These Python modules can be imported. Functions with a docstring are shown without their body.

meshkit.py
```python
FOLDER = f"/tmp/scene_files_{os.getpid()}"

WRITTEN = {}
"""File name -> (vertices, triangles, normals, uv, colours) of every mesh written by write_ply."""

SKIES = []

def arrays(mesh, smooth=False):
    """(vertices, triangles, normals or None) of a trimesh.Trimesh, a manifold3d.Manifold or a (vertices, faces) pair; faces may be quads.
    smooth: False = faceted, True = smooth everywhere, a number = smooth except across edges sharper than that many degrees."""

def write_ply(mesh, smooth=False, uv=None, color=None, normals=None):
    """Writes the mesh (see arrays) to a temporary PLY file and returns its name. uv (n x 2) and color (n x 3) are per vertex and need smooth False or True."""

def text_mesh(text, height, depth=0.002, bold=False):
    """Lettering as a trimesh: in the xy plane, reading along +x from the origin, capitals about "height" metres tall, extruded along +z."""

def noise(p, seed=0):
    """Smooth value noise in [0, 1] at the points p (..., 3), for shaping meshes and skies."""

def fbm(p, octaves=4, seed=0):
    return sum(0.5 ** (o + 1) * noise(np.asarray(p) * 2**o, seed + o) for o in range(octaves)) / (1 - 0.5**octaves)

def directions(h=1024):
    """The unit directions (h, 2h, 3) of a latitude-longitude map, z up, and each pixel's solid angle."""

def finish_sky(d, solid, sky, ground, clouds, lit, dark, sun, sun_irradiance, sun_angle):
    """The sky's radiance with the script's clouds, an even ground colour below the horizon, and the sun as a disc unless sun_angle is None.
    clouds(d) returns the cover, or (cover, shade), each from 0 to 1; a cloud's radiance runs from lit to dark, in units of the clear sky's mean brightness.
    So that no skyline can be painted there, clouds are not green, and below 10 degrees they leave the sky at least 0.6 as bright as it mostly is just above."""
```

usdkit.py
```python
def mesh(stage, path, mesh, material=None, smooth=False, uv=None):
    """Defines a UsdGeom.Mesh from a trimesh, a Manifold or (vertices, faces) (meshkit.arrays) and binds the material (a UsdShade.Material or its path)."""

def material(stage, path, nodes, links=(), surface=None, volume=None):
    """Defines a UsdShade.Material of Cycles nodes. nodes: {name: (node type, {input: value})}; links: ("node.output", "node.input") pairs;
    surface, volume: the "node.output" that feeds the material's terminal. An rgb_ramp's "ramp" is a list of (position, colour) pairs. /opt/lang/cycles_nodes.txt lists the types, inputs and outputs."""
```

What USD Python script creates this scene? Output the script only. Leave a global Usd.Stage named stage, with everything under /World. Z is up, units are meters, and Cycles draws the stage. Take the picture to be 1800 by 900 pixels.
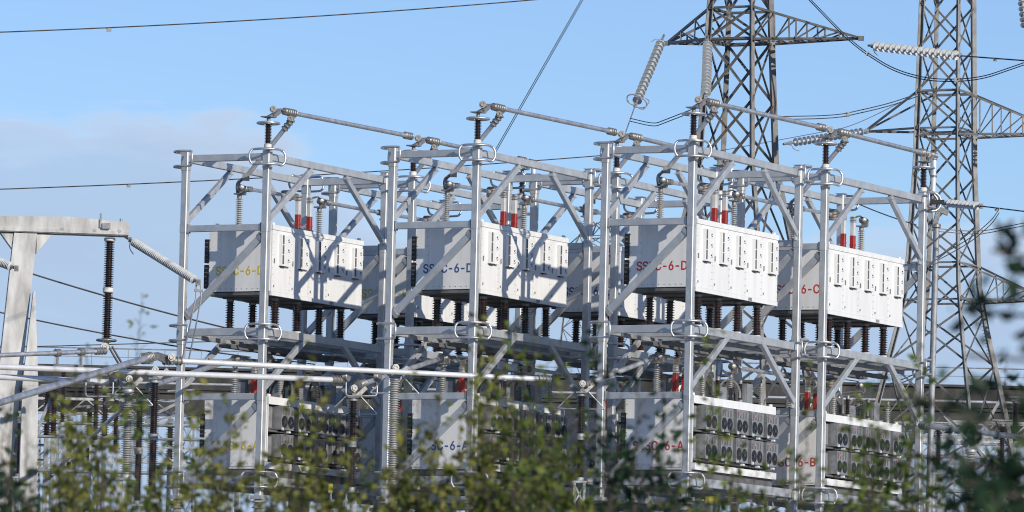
import math, random
import numpy as np, trimesh, usdkit, meshkit
from pxr import Usd, UsdGeom, UsdLux, UsdShade, Sdf, Gf, Vt

stage = Usd.Stage.CreateInMemory()
UsdGeom.SetStageUpAxis(stage, 'Z'); UsdGeom.SetStageMetersPerUnit(stage, 1.0)
UsdGeom.Xform.Define(stage, '/World'); UsdGeom.Scope.Define(stage, '/World/Looks')
PI = math.pi
A3 = lambda *v: np.array(v, float)
norm = lambda v: v / np.linalg.norm(v)

# ------------------------------------------------------------------ camera, sky, sun
EYE, FPX, PITCH, ROLL = 1.7, 11084.4, 0.0834, 0.0227        # eye height, focal length in px of an 1800 px frame
cp, sp, cr, sr = math.cos(PITCH), math.sin(PITCH), math.cos(ROLL), math.sin(ROLL)
FWD, R0, U0 = A3(0, cp, sp), A3(1, 0, 0), A3(0, -sp, cp)
RIGHT, UP = cr * R0 + sr * U0, -sr * R0 + cr * U0
cam = UsdGeom.Camera.Define(stage, '/World/camera')
m4 = Gf.Matrix4d(*[float(x) for x in (*RIGHT, 0, *UP, 0, *(-FWD), 0, 0, 0, EYE, 1)])
cam.AddTransformOp().Set(m4)
cam.CreateHorizontalApertureAttr(36.0); cam.CreateVerticalApertureAttr(18.0)
cam.CreateFocalLengthAttr(36.0 * FPX / 1800); cam.CreateClippingRangeAttr(Gf.Vec2f(0.5, 60000))
cam.CreateFStopAttr(7.1); cam.CreateFocusDistanceAttr(176.0)
EXPOSURE = 0.0
cam.CreateExposureAttr(EXPOSURE)

TH = 0.4702                                                  # yard grid: u to the right and nearer, v to the right and away
UX, VX = A3(math.cos(TH), -math.sin(TH), 0), A3(math.sin(TH), math.cos(TH), 0)
SUN_EL = math.radians(21.7)
sh = norm(2.25 * UX - VX)
SUN = A3(sh[0] * math.cos(SUN_EL), sh[1] * math.cos(SUN_EL), math.sin(SUN_EL))
SKY_STRENGTH, SUN_I = 0.13, 1.0
# clear sky with a bank of thin stratus low on the left that thins out to the right
usdkit.material(stage, '/World/Looks/sky_air', {
    'sky': ('sky_texture', {'sky_type': 'single_scattering', 'sun_disc': False, 'sun_elevation': SUN_EL,
                            'sun_rotation': math.atan2(SUN[0], SUN[1]), 'altitude': 400.0, 'air_density': 1.0, 'aerosol_density': 0.2, 'ozone_density': 5.5}),
    'wb': ('mix', {'mix_type': 'multiply', 'fac': 1.0, 'color2': (1.04, .95, 1.0)}),
    'tc': ('texture_coordinate', {}), 'x': ('separate_xyz', {}), 'az': ('math', {'math_type': 'arctan2'}),
    'azm': ('map_range', {'from_min': -.5, 'from_max': .5, 'to_min': 0, 'to_max': 1, 'clamp': True}),
    'edge': ('rgb_ramp', {'ramp': [(0, (.42,) * 3), (.452, (.45,) * 3), (.464, (.43,) * 3), (.478, (.30,) * 3), (.52, (.26,) * 3), (.58, (.31,) * 3), (1, (.30,) * 3)]}),
    'es': ('map_range', {'from_min': 0, 'from_max': 1, 'to_min': .06, 'to_max': .16}),
    'mp': ('mapping', {'scale': (60, 60, 260)}), 'n1': ('noise_texture', {'scale': 1.0, 'detail': 5, 'roughness': .55}),
    'nm': ('map_range', {'from_min': .3, 'from_max': .7, 'to_min': -.0035, 'to_max': .0035}),
    'a1': ('math', {'math_type': 'add'}), 'd': ('math', {'math_type': 'subtract'}),
    'cv': ('map_range', {'range_type': 'smoothstep', 'from_min': -.001, 'from_max': .0055, 'to_min': 0, 'to_max': .97, 'clamp': True}),
    'mp2': ('mapping', {'scale': (22, 22, 95), 'location': (1.7, .4, .2)}), 'n2': ('noise_texture', {'scale': 1.0, 'detail': 4, 'roughness': .5}),
    'n2m': ('map_range', {'range_type': 'smoothstep', 'from_min': .30, 'from_max': .62, 'to_min': .72, 'to_max': 1.0, 'clamp': True}),
    'm1': ('math', {'math_type': 'multiply'}),
    'lt': ('map_range', {'from_min': 0, 'from_max': .010, 'to_min': 0, 'to_max': 1, 'clamp': True}),
    'cc': ('rgb_ramp', {'ramp': [(0, (.66, .755, .90)), (.4, (.53, .645, .83)), (1, (.44, .58, .79))]}),
    'cs': ('vector_math', {'math_type': 'scale', 'scale': 1.0 / SKY_STRENGTH}),
    'mx': ('mix', {'mix_type': 'mix'}),
    'bg': ('background_shader', {'strength': SKY_STRENGTH}),
}, [('sky.color', 'wb.color1'), ('tc.generated', 'x.vector'), ('x.x', 'az.value1'), ('x.y', 'az.value2'), ('az.value', 'azm.value'), ('azm.result', 'edge.fac'), ('edge.color', 'es.value'),
    ('tc.generated', 'mp.vector'), ('mp.vector', 'n1.vector'), ('n1.fac', 'nm.value'), ('es.result', 'a1.value1'), ('nm.result', 'a1.value2'), ('a1.value', 'd.value1'), ('x.z', 'd.value2'),
    ('d.value', 'cv.value'), ('tc.generated', 'mp2.vector'), ('mp2.vector', 'n2.vector'), ('n2.fac', 'n2m.value'), ('cv.result', 'm1.value1'), ('n2m.result', 'm1.value2'),
    ('d.value', 'lt.value'), ('lt.result', 'cc.fac'), ('cc.color', 'cs.vector1'), ('m1.value', 'mx.fac'), ('wb.color', 'mx.color1'), ('cs.vector', 'mx.color2'), ('mx.color', 'bg.color')], surface='bg.background')
dome = UsdLux.DomeLight.Define(stage, '/World/sky')
UsdShade.MaterialBindingAPI.Apply(dome.GetPrim()).Bind(UsdShade.Material.Get(stage, '/World/Looks/sky_air'))
dome.GetPrim().SetCustomDataByKey('kind', 'structure')
sun = UsdLux.DistantLight.Define(stage, '/World/sun')
sun.CreateIntensityAttr(SUN_I); sun.CreateAngleAttr(0.5); sun.CreateColorAttr(Gf.Vec3f(1.0, 0.925, 0.81)); sun.CreateNormalizeAttr(True)
zx = norm(np.cross(A3(0, 0, 1), SUN)); zy = np.cross(SUN, zx)
sun.AddTransformOp().Set(Gf.Matrix4d(*[float(x) for x in (*zx, 0, *zy, 0, *SUN, 0, 0, 0, 100, 1)]))

# ------------------------------------------------------------------ helpers
def P(px, py, Y):
    """The point at depth Y (metres ahead of the viewer) seen at px, py of the photograph."""
    X, Yd = cr * (px - 900) + sr * (py - 450), -sr * (px - 900) + cr * (py - 450)
    d = FWD * FPX + R0 * X - U0 * Yd
    return A3(0, 0, EYE) + d * (Y / d[1])

names = {}
def path_for(parent, name):
    key = (parent, name); n = names.get(key, 0); names[key] = n + 1
    return f'{parent}/{name}' + (f'_{n:03d}' if n else '')

def look(name, nodes, links, surface='p.BSDF'):
    usdkit.material(stage, f'/World/Looks/{name}', nodes, links, surface=surface); return f'/World/Looks/{name}'

def paint(name, c1, c2, scale=3.0, rough=0.5, metal=0.0, detail=4, lo=0.35, hi=0.65, bump=0.0, streak=(1, 1, 1), vary=0.0, spec=0.5, rough2=None):
    nodes = {'g': ('geometry', {}), 'mp': ('mapping', {'scale': tuple(scale * s for s in streak)}), 'n': ('noise_texture', {'scale': 1.0, 'detail': detail, 'roughness': 0.6}),
             'r': ('rgb_ramp', {'ramp': [(0, c1), (lo, c1), (hi, c2), (1, c2)]}),
             'p': ('principled_bsdf', {'roughness': rough, 'metallic': metal, 'specular_ior_level': spec})}
    links = [('g.position', 'mp.vector'), ('mp.vector', 'n.vector'), ('n.fac', 'r.fac')]
    if vary:
        nodes['o'] = ('geometry', {}); nodes['mr'] = ('map_range', {'from_min': 0, 'from_max': 1, 'to_min': 1 - vary, 'to_max': 1 + vary})
        nodes['vm'] = ('vector_math', {'math_type': 'scale'})
        links += [('o.random_per_island', 'mr.value'), ('r.color', 'vm.vector1'), ('mr.result', 'vm.scale'), ('vm.vector', 'p.base_color')]
    else:
        links.append(('r.color', 'p.base_color'))
    if rough2 is not None:
        nodes['rr'] = ('map_range', {'from_min': 0.3, 'from_max': 0.7, 'to_min': rough, 'to_max': rough2})
        links += [('n.fac', 'rr.value'), ('rr.result', 'p.roughness')]
    if bump:
        nodes['b'] = ('bump', {'strength': bump, 'distance': 0.02}); links += [('n.fac', 'b.height'), ('b.normal', 'p.normal')]
    return look(name, nodes, links)

GALV = paint('galvanised_steel', (.45, .465, .47), (.64, .65, .65), 3.2, .40, .5, rough2=.58, lo=.25, hi=.75, detail=8)
GALV_DULL = paint('dull_galvanised_steel', (.25, .26, .27), (.42, .43, .43), 4, .5, .4, rough2=.65)
ALU = paint('aluminium_tube', (.52, .53, .54), (.70, .70, .70), 4, .36, .75, rough2=.5)
ALU_CAST = paint('cast_aluminium', (.22, .215, .205), (.37, .36, .345), 14, .45, .55)
ALU_WHITE = paint('bright_aluminium_tube', (.74, .74, .73), (.86, .86, .85), 3, .38, .35)
WHITE = paint('white_cabinet_paint', (.71, .71, .69), (.79, .79, .775), 2.0, .42, 0, streak=(2, 2, .3), lo=.3, hi=.6, detail=7, rough2=.55)
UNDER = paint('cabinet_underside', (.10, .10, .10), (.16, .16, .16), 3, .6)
BLACK = paint('black_plastic', (.012, .013, .016), (.02, .02, .022), 5, .45)
SLOT = paint('grey_louvre_slot', (.09, .09, .09), (.16, .16, .15), 30, .6)
RED = paint('red_bushing_cap', (.27, .018, .012), (.36, .03, .02), 6, .4)
BUSH = paint('pale_bushing_sleeve', (.52, .52, .50), (.62, .62, .60), 6, .45)
BLADE = paint('fan_blade', (.05, .05, .05), (.08, .08, .08), 6, .5)
UNIT = paint('fan_unit_aluminium', (.26, .265, .27), (.37, .375, .38), 6, .45, .4)
PINK = paint('red_unit_label', (.42, .14, .14), (.5, .2, .2), 5, .5)
BROWN = paint('brown_porcelain', (.020, .009, .007), (.040, .016, .011), 6, .2)
GREYP = paint('grey_porcelain', (.34, .33, .31), (.45, .44, .41), 6, .3)
DISC = paint('pale_glazed_disc', (.46, .47, .47), (.60, .61, .60), 8, .2)
CEMENT = paint('white_cement_cap', (.62, .61, .58), (.75, .74, .70), 9, .6)
CONC = paint('weathered_concrete', (.36, .355, .335), (.66, .65, .62), 1.6, .85, bump=.3, streak=(1.6, 1.6, .45), detail=8)
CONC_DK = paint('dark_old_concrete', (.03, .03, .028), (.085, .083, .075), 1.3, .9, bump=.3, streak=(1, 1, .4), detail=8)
TOWER = paint('weathered_tower_steel', (.105, .10, .093), (.21, .20, .19), 2.5, .6, .25, detail=6)
TOWER_PALE = paint('pale_tower_steel', (.15, .148, .142), (.27, .265, .255), 2.5, .6, .2, detail=6)
WIRE = paint('weathered_conductor', (.05, .05, .052), (.09, .09, .09), 2, .6, .2)
WIRE_PALE = paint('pale_conductor', (.22, .22, .22), (.34, .34, .33), 2, .5, .4)
COPPER = paint('braided_strap', (.20, .18, .15), (.34, .31, .26), 20, .5, .5)
YELLOW_INK = paint('yellow_lettering', (.62, .46, .05), (.70, .53, .08), 6, .5)
BLUE_INK = paint('blue_lettering', (.035, .085, .25), (.05, .11, .3), 6, .5)
RED_INK = paint('red_lettering', (.50, .04, .035), (.58, .06, .05), 6, .5)
SIGN_Y = paint('yellow_sign_plate', (.72, .62, .05), (.78, .68, .08), 6, .5)
BARK = paint('grey_brown_bark', (.05, .04, .03), (.10, .08, .06), 20, .85)
GRASS = paint('rough_grass', (.04, .06, .02), (.10, .11, .045), .6, .9, detail=8)
GRAVEL = paint('pale_gravel', (.10, .10, .09), (.20, .19, .175), 6, .9, detail=10)

def leaf_look(name, cols, trans):
    nodes = {'g': ('geometry', {}), 'n': ('noise_texture', {'scale': 26.0, 'detail': 1.0}), 'w': ('noise_texture', {'scale': 3.0, 'detail': 2.0}), 'm1': ('math', {'math_type': 'multiply_add', 'value2': 1.7, 'value3': -.85}),
             'm2': ('math', {'math_type': 'multiply_add', 'value2': .9}), 'm3': ('math', {'math_type': 'add', 'value2': .05, 'use_clamp': True}), 'r': ('rgb_ramp', {'ramp': cols}), 'p': ('principled_bsdf', {'roughness': .55, 'specular_ior_level': .25}),
             't': ('translucent_bsdf', {}), 'm': ('mix_closure', {'fac': trans})}
    return look(name, nodes, [('g.position', 'n.vector'), ('g.position', 'w.vector'), ('n.fac', 'm1.value1'), ('w.fac', 'm2.value1'), ('m1.value', 'm2.value3'), ('m2.value', 'm3.value1'), ('m3.value', 'r.fac'), ('r.color', 'p.base_color'), ('r.color', 't.color'), ('p.BSDF', 'm.closure1'), ('t.BSDF', 'm.closure2')], 'm.closure')
LEAF_OLIVE = leaf_look('olive_leaves', [(0, (.03, .055, .012)), (.25, (.10, .13, .022)), (.70, (.25, .25, .05)), (.88, (.29, .26, .08)), (.94, (.18, .09, .03)), (1, (.12, .05, .02))], .3)
LEAF_GREEN = leaf_look('green_leaves', [(0, (.025, .055, .014)), (.45, (.09, .135, .025)), (.8, (.20, .225, .045)), (1, (.28, .26, .06))], .3)
LEAF_DARK = leaf_look('dark_leaves', [(0, (.008, .022, .014)), (.6, (.020, .048, .022)), (1, (.06, .095, .035))], .2)

class MB:
    """Collects shapes; arr() makes them one mesh."""
    def __init__(s): s.v, s.f, s.n = [], [], 0
    def add(s, v, f):
        v = np.asarray(v, float); s.v.append(v); s.f.append(np.asarray(f, int) + s.n); s.n += len(v); return s
    def box(s, c, size, R=None):
        h = np.array(size, float) / 2
        k = np.array([[i, j, l] for i in (-1, 1) for j in (-1, 1) for l in (-1, 1)]) * h
        if R is not None: k = k @ np.asarray(R).T
        f = [[0, 1, 3], [0, 3, 2], [4, 6, 7], [4, 7, 5], [0, 4, 5], [0, 5, 1], [2, 3, 7], [2, 7, 6], [0, 2, 6], [0, 6, 4], [1, 5, 7], [1, 7, 3]]
        return s.add(k + np.asarray(c, float), f)
    def span(s, a, b):
        a, b = np.minimum(a, b), np.maximum(a, b); return s.box((a + b) / 2, b - a)
    def prism(s, p, q, prof, up=(0, 0, 1)):
        p, q = np.asarray(p, float), np.asarray(q, float); d = norm(q - p); up = np.asarray(up, float)
        if abs(d @ up) > .98: up = A3(1, 0, 0)
        x = norm(np.cross(d, up)); y = np.cross(x, d)
        ring = np.array([a * x + b * y for a, b in prof]); n = len(prof)
        v = np.vstack([p + ring, q + ring]); f = []
        for i in range(n):
            j = (i + 1) % n; f += [[i, j, n + j], [i, n + j, n + i]]
        for i in range(1, n - 1): f += [[0, i + 1, i], [n, n + i, n + i + 1]]
        f = np.array(f)
        area = sum(prof[i][0] * prof[(i + 1) % n][1] - prof[(i + 1) % n][0] * prof[i][1] for i in range(n))
        if area > 0: f = f[:, ::-1]
        return s.add(v, f)
    def bar(s, p, q, w, h=None, up=(0, 0, 1), c=None):
        h = w if h is None else h; c = min(w, h) * .09 if c is None else c; a, b = w / 2, h / 2
        if c == 0: pr = [(-a, -b), (a, -b), (a, b), (-a, b)]
        else: pr = [(-a + c, -b), (a - c, -b), (a, -b + c), (a, b - c), (a - c, b), (-a + c, b), (-a, b - c), (-a, -b + c)]
        return s.prism(p, q, pr, up)
    def angle(s, p, q, w, t=None, up=(0, 0, 1)):
        t = w * .16 if t is None else t; w2 = w / 2
        pr = [(-w2, -w2), (w2, -w2), (w2, -w2 + t), (-w2 + t, -w2 + t), (-w2 + t, w2), (-w2, w2)]
        p, q = np.asarray(p, float), np.asarray(q, float); d = norm(q - p); up = np.asarray(up, float)
        if abs(d @ up) > .98: up = A3(1, 0, 0)
        x = norm(np.cross(d, up)); y = np.cross(x, d); R = lambda a, b: a * x + b * y
        for (a0, a1, b0, b1) in ((-w2, w2, -w2, -w2 + t), (-w2, -w2 + t, -w2 + t, w2)):
            s.prism(p, q, [(a0, b0), (a1, b0), (a1, b1), (a0, b1)], up)
        return s
    def tube(s, pts, r, n=10, closed=False, caps=True):
        pts = np.asarray(pts, float); m = len(pts); rr = np.broadcast_to(np.asarray(r, float), (m,))
        if closed: t = np.roll(pts, -1, 0) - np.roll(pts, 1, 0)
        else: t = np.gradient(pts, axis=0)
        t /= np.linalg.norm(t, axis=1, keepdims=True)
        a = A3(0, 0, 1) if abs(t[0][2]) < .9 else A3(1, 0, 0)
        x = norm(np.cross(t[0], a)); V = []
        an = np.arange(n) / n * 2 * PI
        for i in range(m):
            x = norm(x - t[i] * (x @ t[i])); y = np.cross(t[i], x)
            V.append(pts[i] + rr[i] * (np.cos(an)[:, None] * x + np.sin(an)[:, None] * y))
        V = np.vstack(V); f = []
        for i in range(m if closed else m - 1):
            i2 = (i + 1) % m
            for k in range(n):
                k2 = (k + 1) % n; f += [[i * n + k, i * n + k2, i2 * n + k2], [i * n + k, i2 * n + k2, i2 * n + k]]
        if caps and not closed:
            for k in range(1, n - 1): f += [[0, k + 1, k], [(m - 1) * n, (m - 1) * n + k, (m - 1) * n + k + 1]]
        return s.add(V, f)
    def lathe(s, p, d, prof, n=16):
        """prof: (distance along d, radius) pairs."""
        p, d = np.asarray(p, float), norm(np.asarray(d, float)); a = A3(0, 0, 1) if abs(d[2]) < .9 else A3(1, 0, 0)
        x = norm(np.cross(d, a)); y = np.cross(d, x); an = np.arange(n) / n * 2 * PI
        c = np.cos(an)[:, None] * x + np.sin(an)[:, None] * y
        V = np.vstack([p + d * h + c * max(r, 1e-4) for h, r in prof]); m = len(prof); f = []
        for i in range(m - 1):
            for k in range(n):
                k2 = (k + 1) % n; f += [[i * n + k, i * n + k2, (i + 1) * n + k2], [i * n + k, (i + 1) * n + k2, (i + 1) * n + k]]
        for k in range(1, n - 1): f += [[0, k + 1, k], [(m - 1) * n, (m - 1) * n + k, (m - 1) * n + k + 1]]
        return s.add(V, f)
    def cyl(s, p, q, r, n=14, c=.0):
        L = np.linalg.norm(np.asarray(q, float) - np.asarray(p, float))
        pr = [(0, r), (L, r)] if not c else [(0, r - c), (c, r), (L - c, r), (L, r - c)]
        return s.lathe(p, np.asarray(q, float) - np.asarray(p, float), pr, n)
    def arr(s): return np.vstack(s.v), np.vstack(s.f)

def sheds(p, q, core, rad, count, n=16):
    """Shed column of an insulator between p and q."""
    L = np.linalg.norm(np.asarray(q, float) - np.asarray(p, float)); st = L / count; pr = [(0, core)]
    for i in range(count):
        z = i * st; pr += [(z + st * .30, core), (z + st * .42, rad), (z + st * .56, rad), (z + st * .86, core)]
    pr.append((L, core))
    return MB().lathe(p, np.asarray(q, float) - np.asarray(p, float), pr, n)

def discs(p, q, rad, count, n=14):
    L = np.linalg.norm(np.asarray(q, float) - np.asarray(p, float)); st = L / count; pr = [(0, .03)]
    for i in range(count):
        z = i * st; pr += [(z + st * .10, .04), (z + st * .36, .045), (z + st * .42, rad * .6), (z + st * .47, rad * 1.08), (z + st * .57, rad * 1.06), (z + st * .53, rad * .5), (z + st * .66, .028)]
    pr.append((L, .03))
    return MB().lathe(p, np.asarray(q, float) - np.asarray(p, float), pr, n)

def rounded(pts, r, seg=6, closed=False):
    """Polyline with its corners rounded."""
    pts = [np.asarray(p, float) for p in pts]; m = len(pts); out = []
    for i, p in enumerate(pts):
        if not closed and i in (0, m - 1): out.append(p); continue
        a, b = pts[i - 1] - p, pts[(i + 1) % m] - p; la, lb = np.linalg.norm(a), np.linalg.norm(b)
        k = min(r, la * .49, lb * .49); A, B = p + a / la * k, p + b / lb * k
        for t in np.linspace(0, 1, seg + 1): out.append((1 - t) ** 2 * A + 2 * t * (1 - t) * p + t * t * B)
    return np.array(out)

def sag(a, b, s, n=24):
    t = np.linspace(0, 1, n)[:, None]; return np.asarray(a) * (1 - t) + np.asarray(b) * t - A3(0, 0, 1) * (4 * s * t * (1 - t))

def tag(prim, label=None, cat=None, group=None, kind=None):
    for k, v in (('label', label), ('category', cat), ('group', group), ('kind', kind)):
        if v: prim.SetCustomDataByKey(k, v)
    return prim

def put(path, mesh, mat, smooth=False, loc=None):
    v, f = mesh.arr() if isinstance(mesh, MB) else mesh
    if loc is not None: v = v - loc
    return usdkit.mesh(stage, path, (v, f), mat, smooth=smooth).GetPrim()

class Thing:
    """A top-level thing at loc, turned by rot about z. Parts given in local metres, or in world metres when world=True."""
    def __init__(s, name, label, cat, loc=(0, 0, 0), rot=0.0, group=None, world=False):
        s.path = path_for('/World', name); s.loc = np.asarray(loc, float); s.world = world
        x = UsdGeom.Xform.Define(stage, s.path); x.AddTranslateOp().Set(Gf.Vec3d(*map(float, loc)))
        if rot: x.AddRotateZOp().Set(math.degrees(rot))
        s.prim = tag(x.GetPrim(), label, cat, group)
    def part(s, name, mesh, mat, smooth=False, under=None, label=None, kind=None):
        pa = path_for(under or s.path, name)
        tag(put(pa, mesh, mat, smooth, s.loc if s.world else None), label, kind=kind); return pa
    def copy(s, loc, label, rot=None, group=None):
        o = Thing.__new__(Thing); nm = s.path.rsplit('/', 1)[1]; nm = nm if not nm[-3:].isdigit() else nm[:-4]
        o.path = path_for('/World', nm); o.loc = np.asarray(loc, float); o.world = False
        o.prim = UsdGeom.Xform.Define(stage, o.path).GetPrim(); o.prim.GetReferences().AddInternalReference(s.path)
        o.prim.GetAttribute('xformOp:translate').Set(Gf.Vec3d(*map(float, loc)))
        if rot is not None: o.prim.GetAttribute('xformOp:rotateZ').Set(math.degrees(rot))
        tag(o.prim, label, group=group); return o

def single(name, mesh, mat, label, cat, group=None, smooth=False, kind=None):
    return tag(put(path_for('/World', name), mesh, mat, smooth), label, cat, group, kind)

def structure(name, mesh, mat, smooth=False):
    return tag(put(path_for('/World', name), mesh, mat, smooth), kind='structure')

# ------------------------------------------------------------------ ground
YARD = 4.5                                                   # the yard lies on a bank above the road the viewer stands on
def ground_z(x, y):
    t = np.clip((np.asarray(y, float) - 55) / 55, 0, 1); return YARD * t * t * (3 - 2 * t)
gx = np.concatenate([[-30000, -6000, -1500, -400], np.linspace(-150, 150, 31), [400, 1500, 6000, 30000]])
gy = np.concatenate([[-30000, -3000, -400, -60], np.linspace(-20, 140, 41), [200, 300, 400, 1000, 5000, 30000]])
X, Y = np.meshgrid(gx, gy); Z = ground_z(X, Y); n = len(gx)
gv = np.stack([X.ravel(), Y.ravel(), Z.ravel()], 1)
gf = np.array([[j * n + i, j * n + i + 1, (j + 1) * n + i + 1, (j + 1) * n + i] for j in range(len(gy) - 1) for i in range(n - 1)])
structure('ground', (gv, gf), GRASS, True)
structure('gravel_yard', MB().span(A3(-60, 128, YARD - .2), A3(75, 300, YARD + .004)), GRAVEL)

# ------------------------------------------------------------------ the steel frames and their cabinets
CP2 = A3(4.9476, 173.8624, 0)
FZ = 9.32                                                    # world height of local z = 0
WA, LB = 2.6645, 7.1655                                      # post spacing across (u) and along (v)
PHASES = ['yellow', 'blue', 'red']; INKS = [YELLOW_INK, BLUE_INK, RED_INK]
ROWS = ['front', 'back']
def frame_loc(c, r): return CP2 + (c - 2) * (6.4813 * UX + .4654 * VX) + r * (.3199 * UX + 8.2888 * VX) + A3(0, 0, FZ)
def W(c, r, u, v, z): return frame_loc(c, r) + UX * u + VX * v + A3(0, 0, z)
PLACES = [(c, r) for r in (0, 1) for c in (0, 1, 2)]
CORNER = [(-WA, 0), (0, 0), (0, LB), (-WA, LB)]
OUT = [(-1, -1), (1, -1), (1, 1), (-1, 1)]

def corona_ring(cx, cy, ox, oy, z):
    o = norm(A3(ox, oy, 0)); p = A3(-o[1], o[0], 0); c = A3(cx, cy, z); H, L, D = .215, .40, .34; pts = []
    for k in np.linspace(-1, 1, 11): pts.append(c + p * (L * k) + o * (D * (1 - abs(k) ** 2.6)) + A3(0, 0, H))
    for t in np.linspace(PI / 2, -PI / 2, 9)[1:-1]: pts.append(c + p * L + A3(0, 0, H * math.sin(t)) + p * (.14 * math.cos(t)) - o * .02)
    for k in np.linspace(1, -1, 11): pts.append(c + p * (L * k) + o * (D * (1 - abs(k) ** 2.6)) - A3(0, 0, H))
    for t in np.linspace(-PI / 2, PI / 2, 9)[1:-1]: pts.append(c - p * L + A3(0, 0, H * math.sin(t)) - p * (.14 * math.cos(t)) - o * .02)
    return MB().tube(pts, .034, 8, closed=True)

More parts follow.
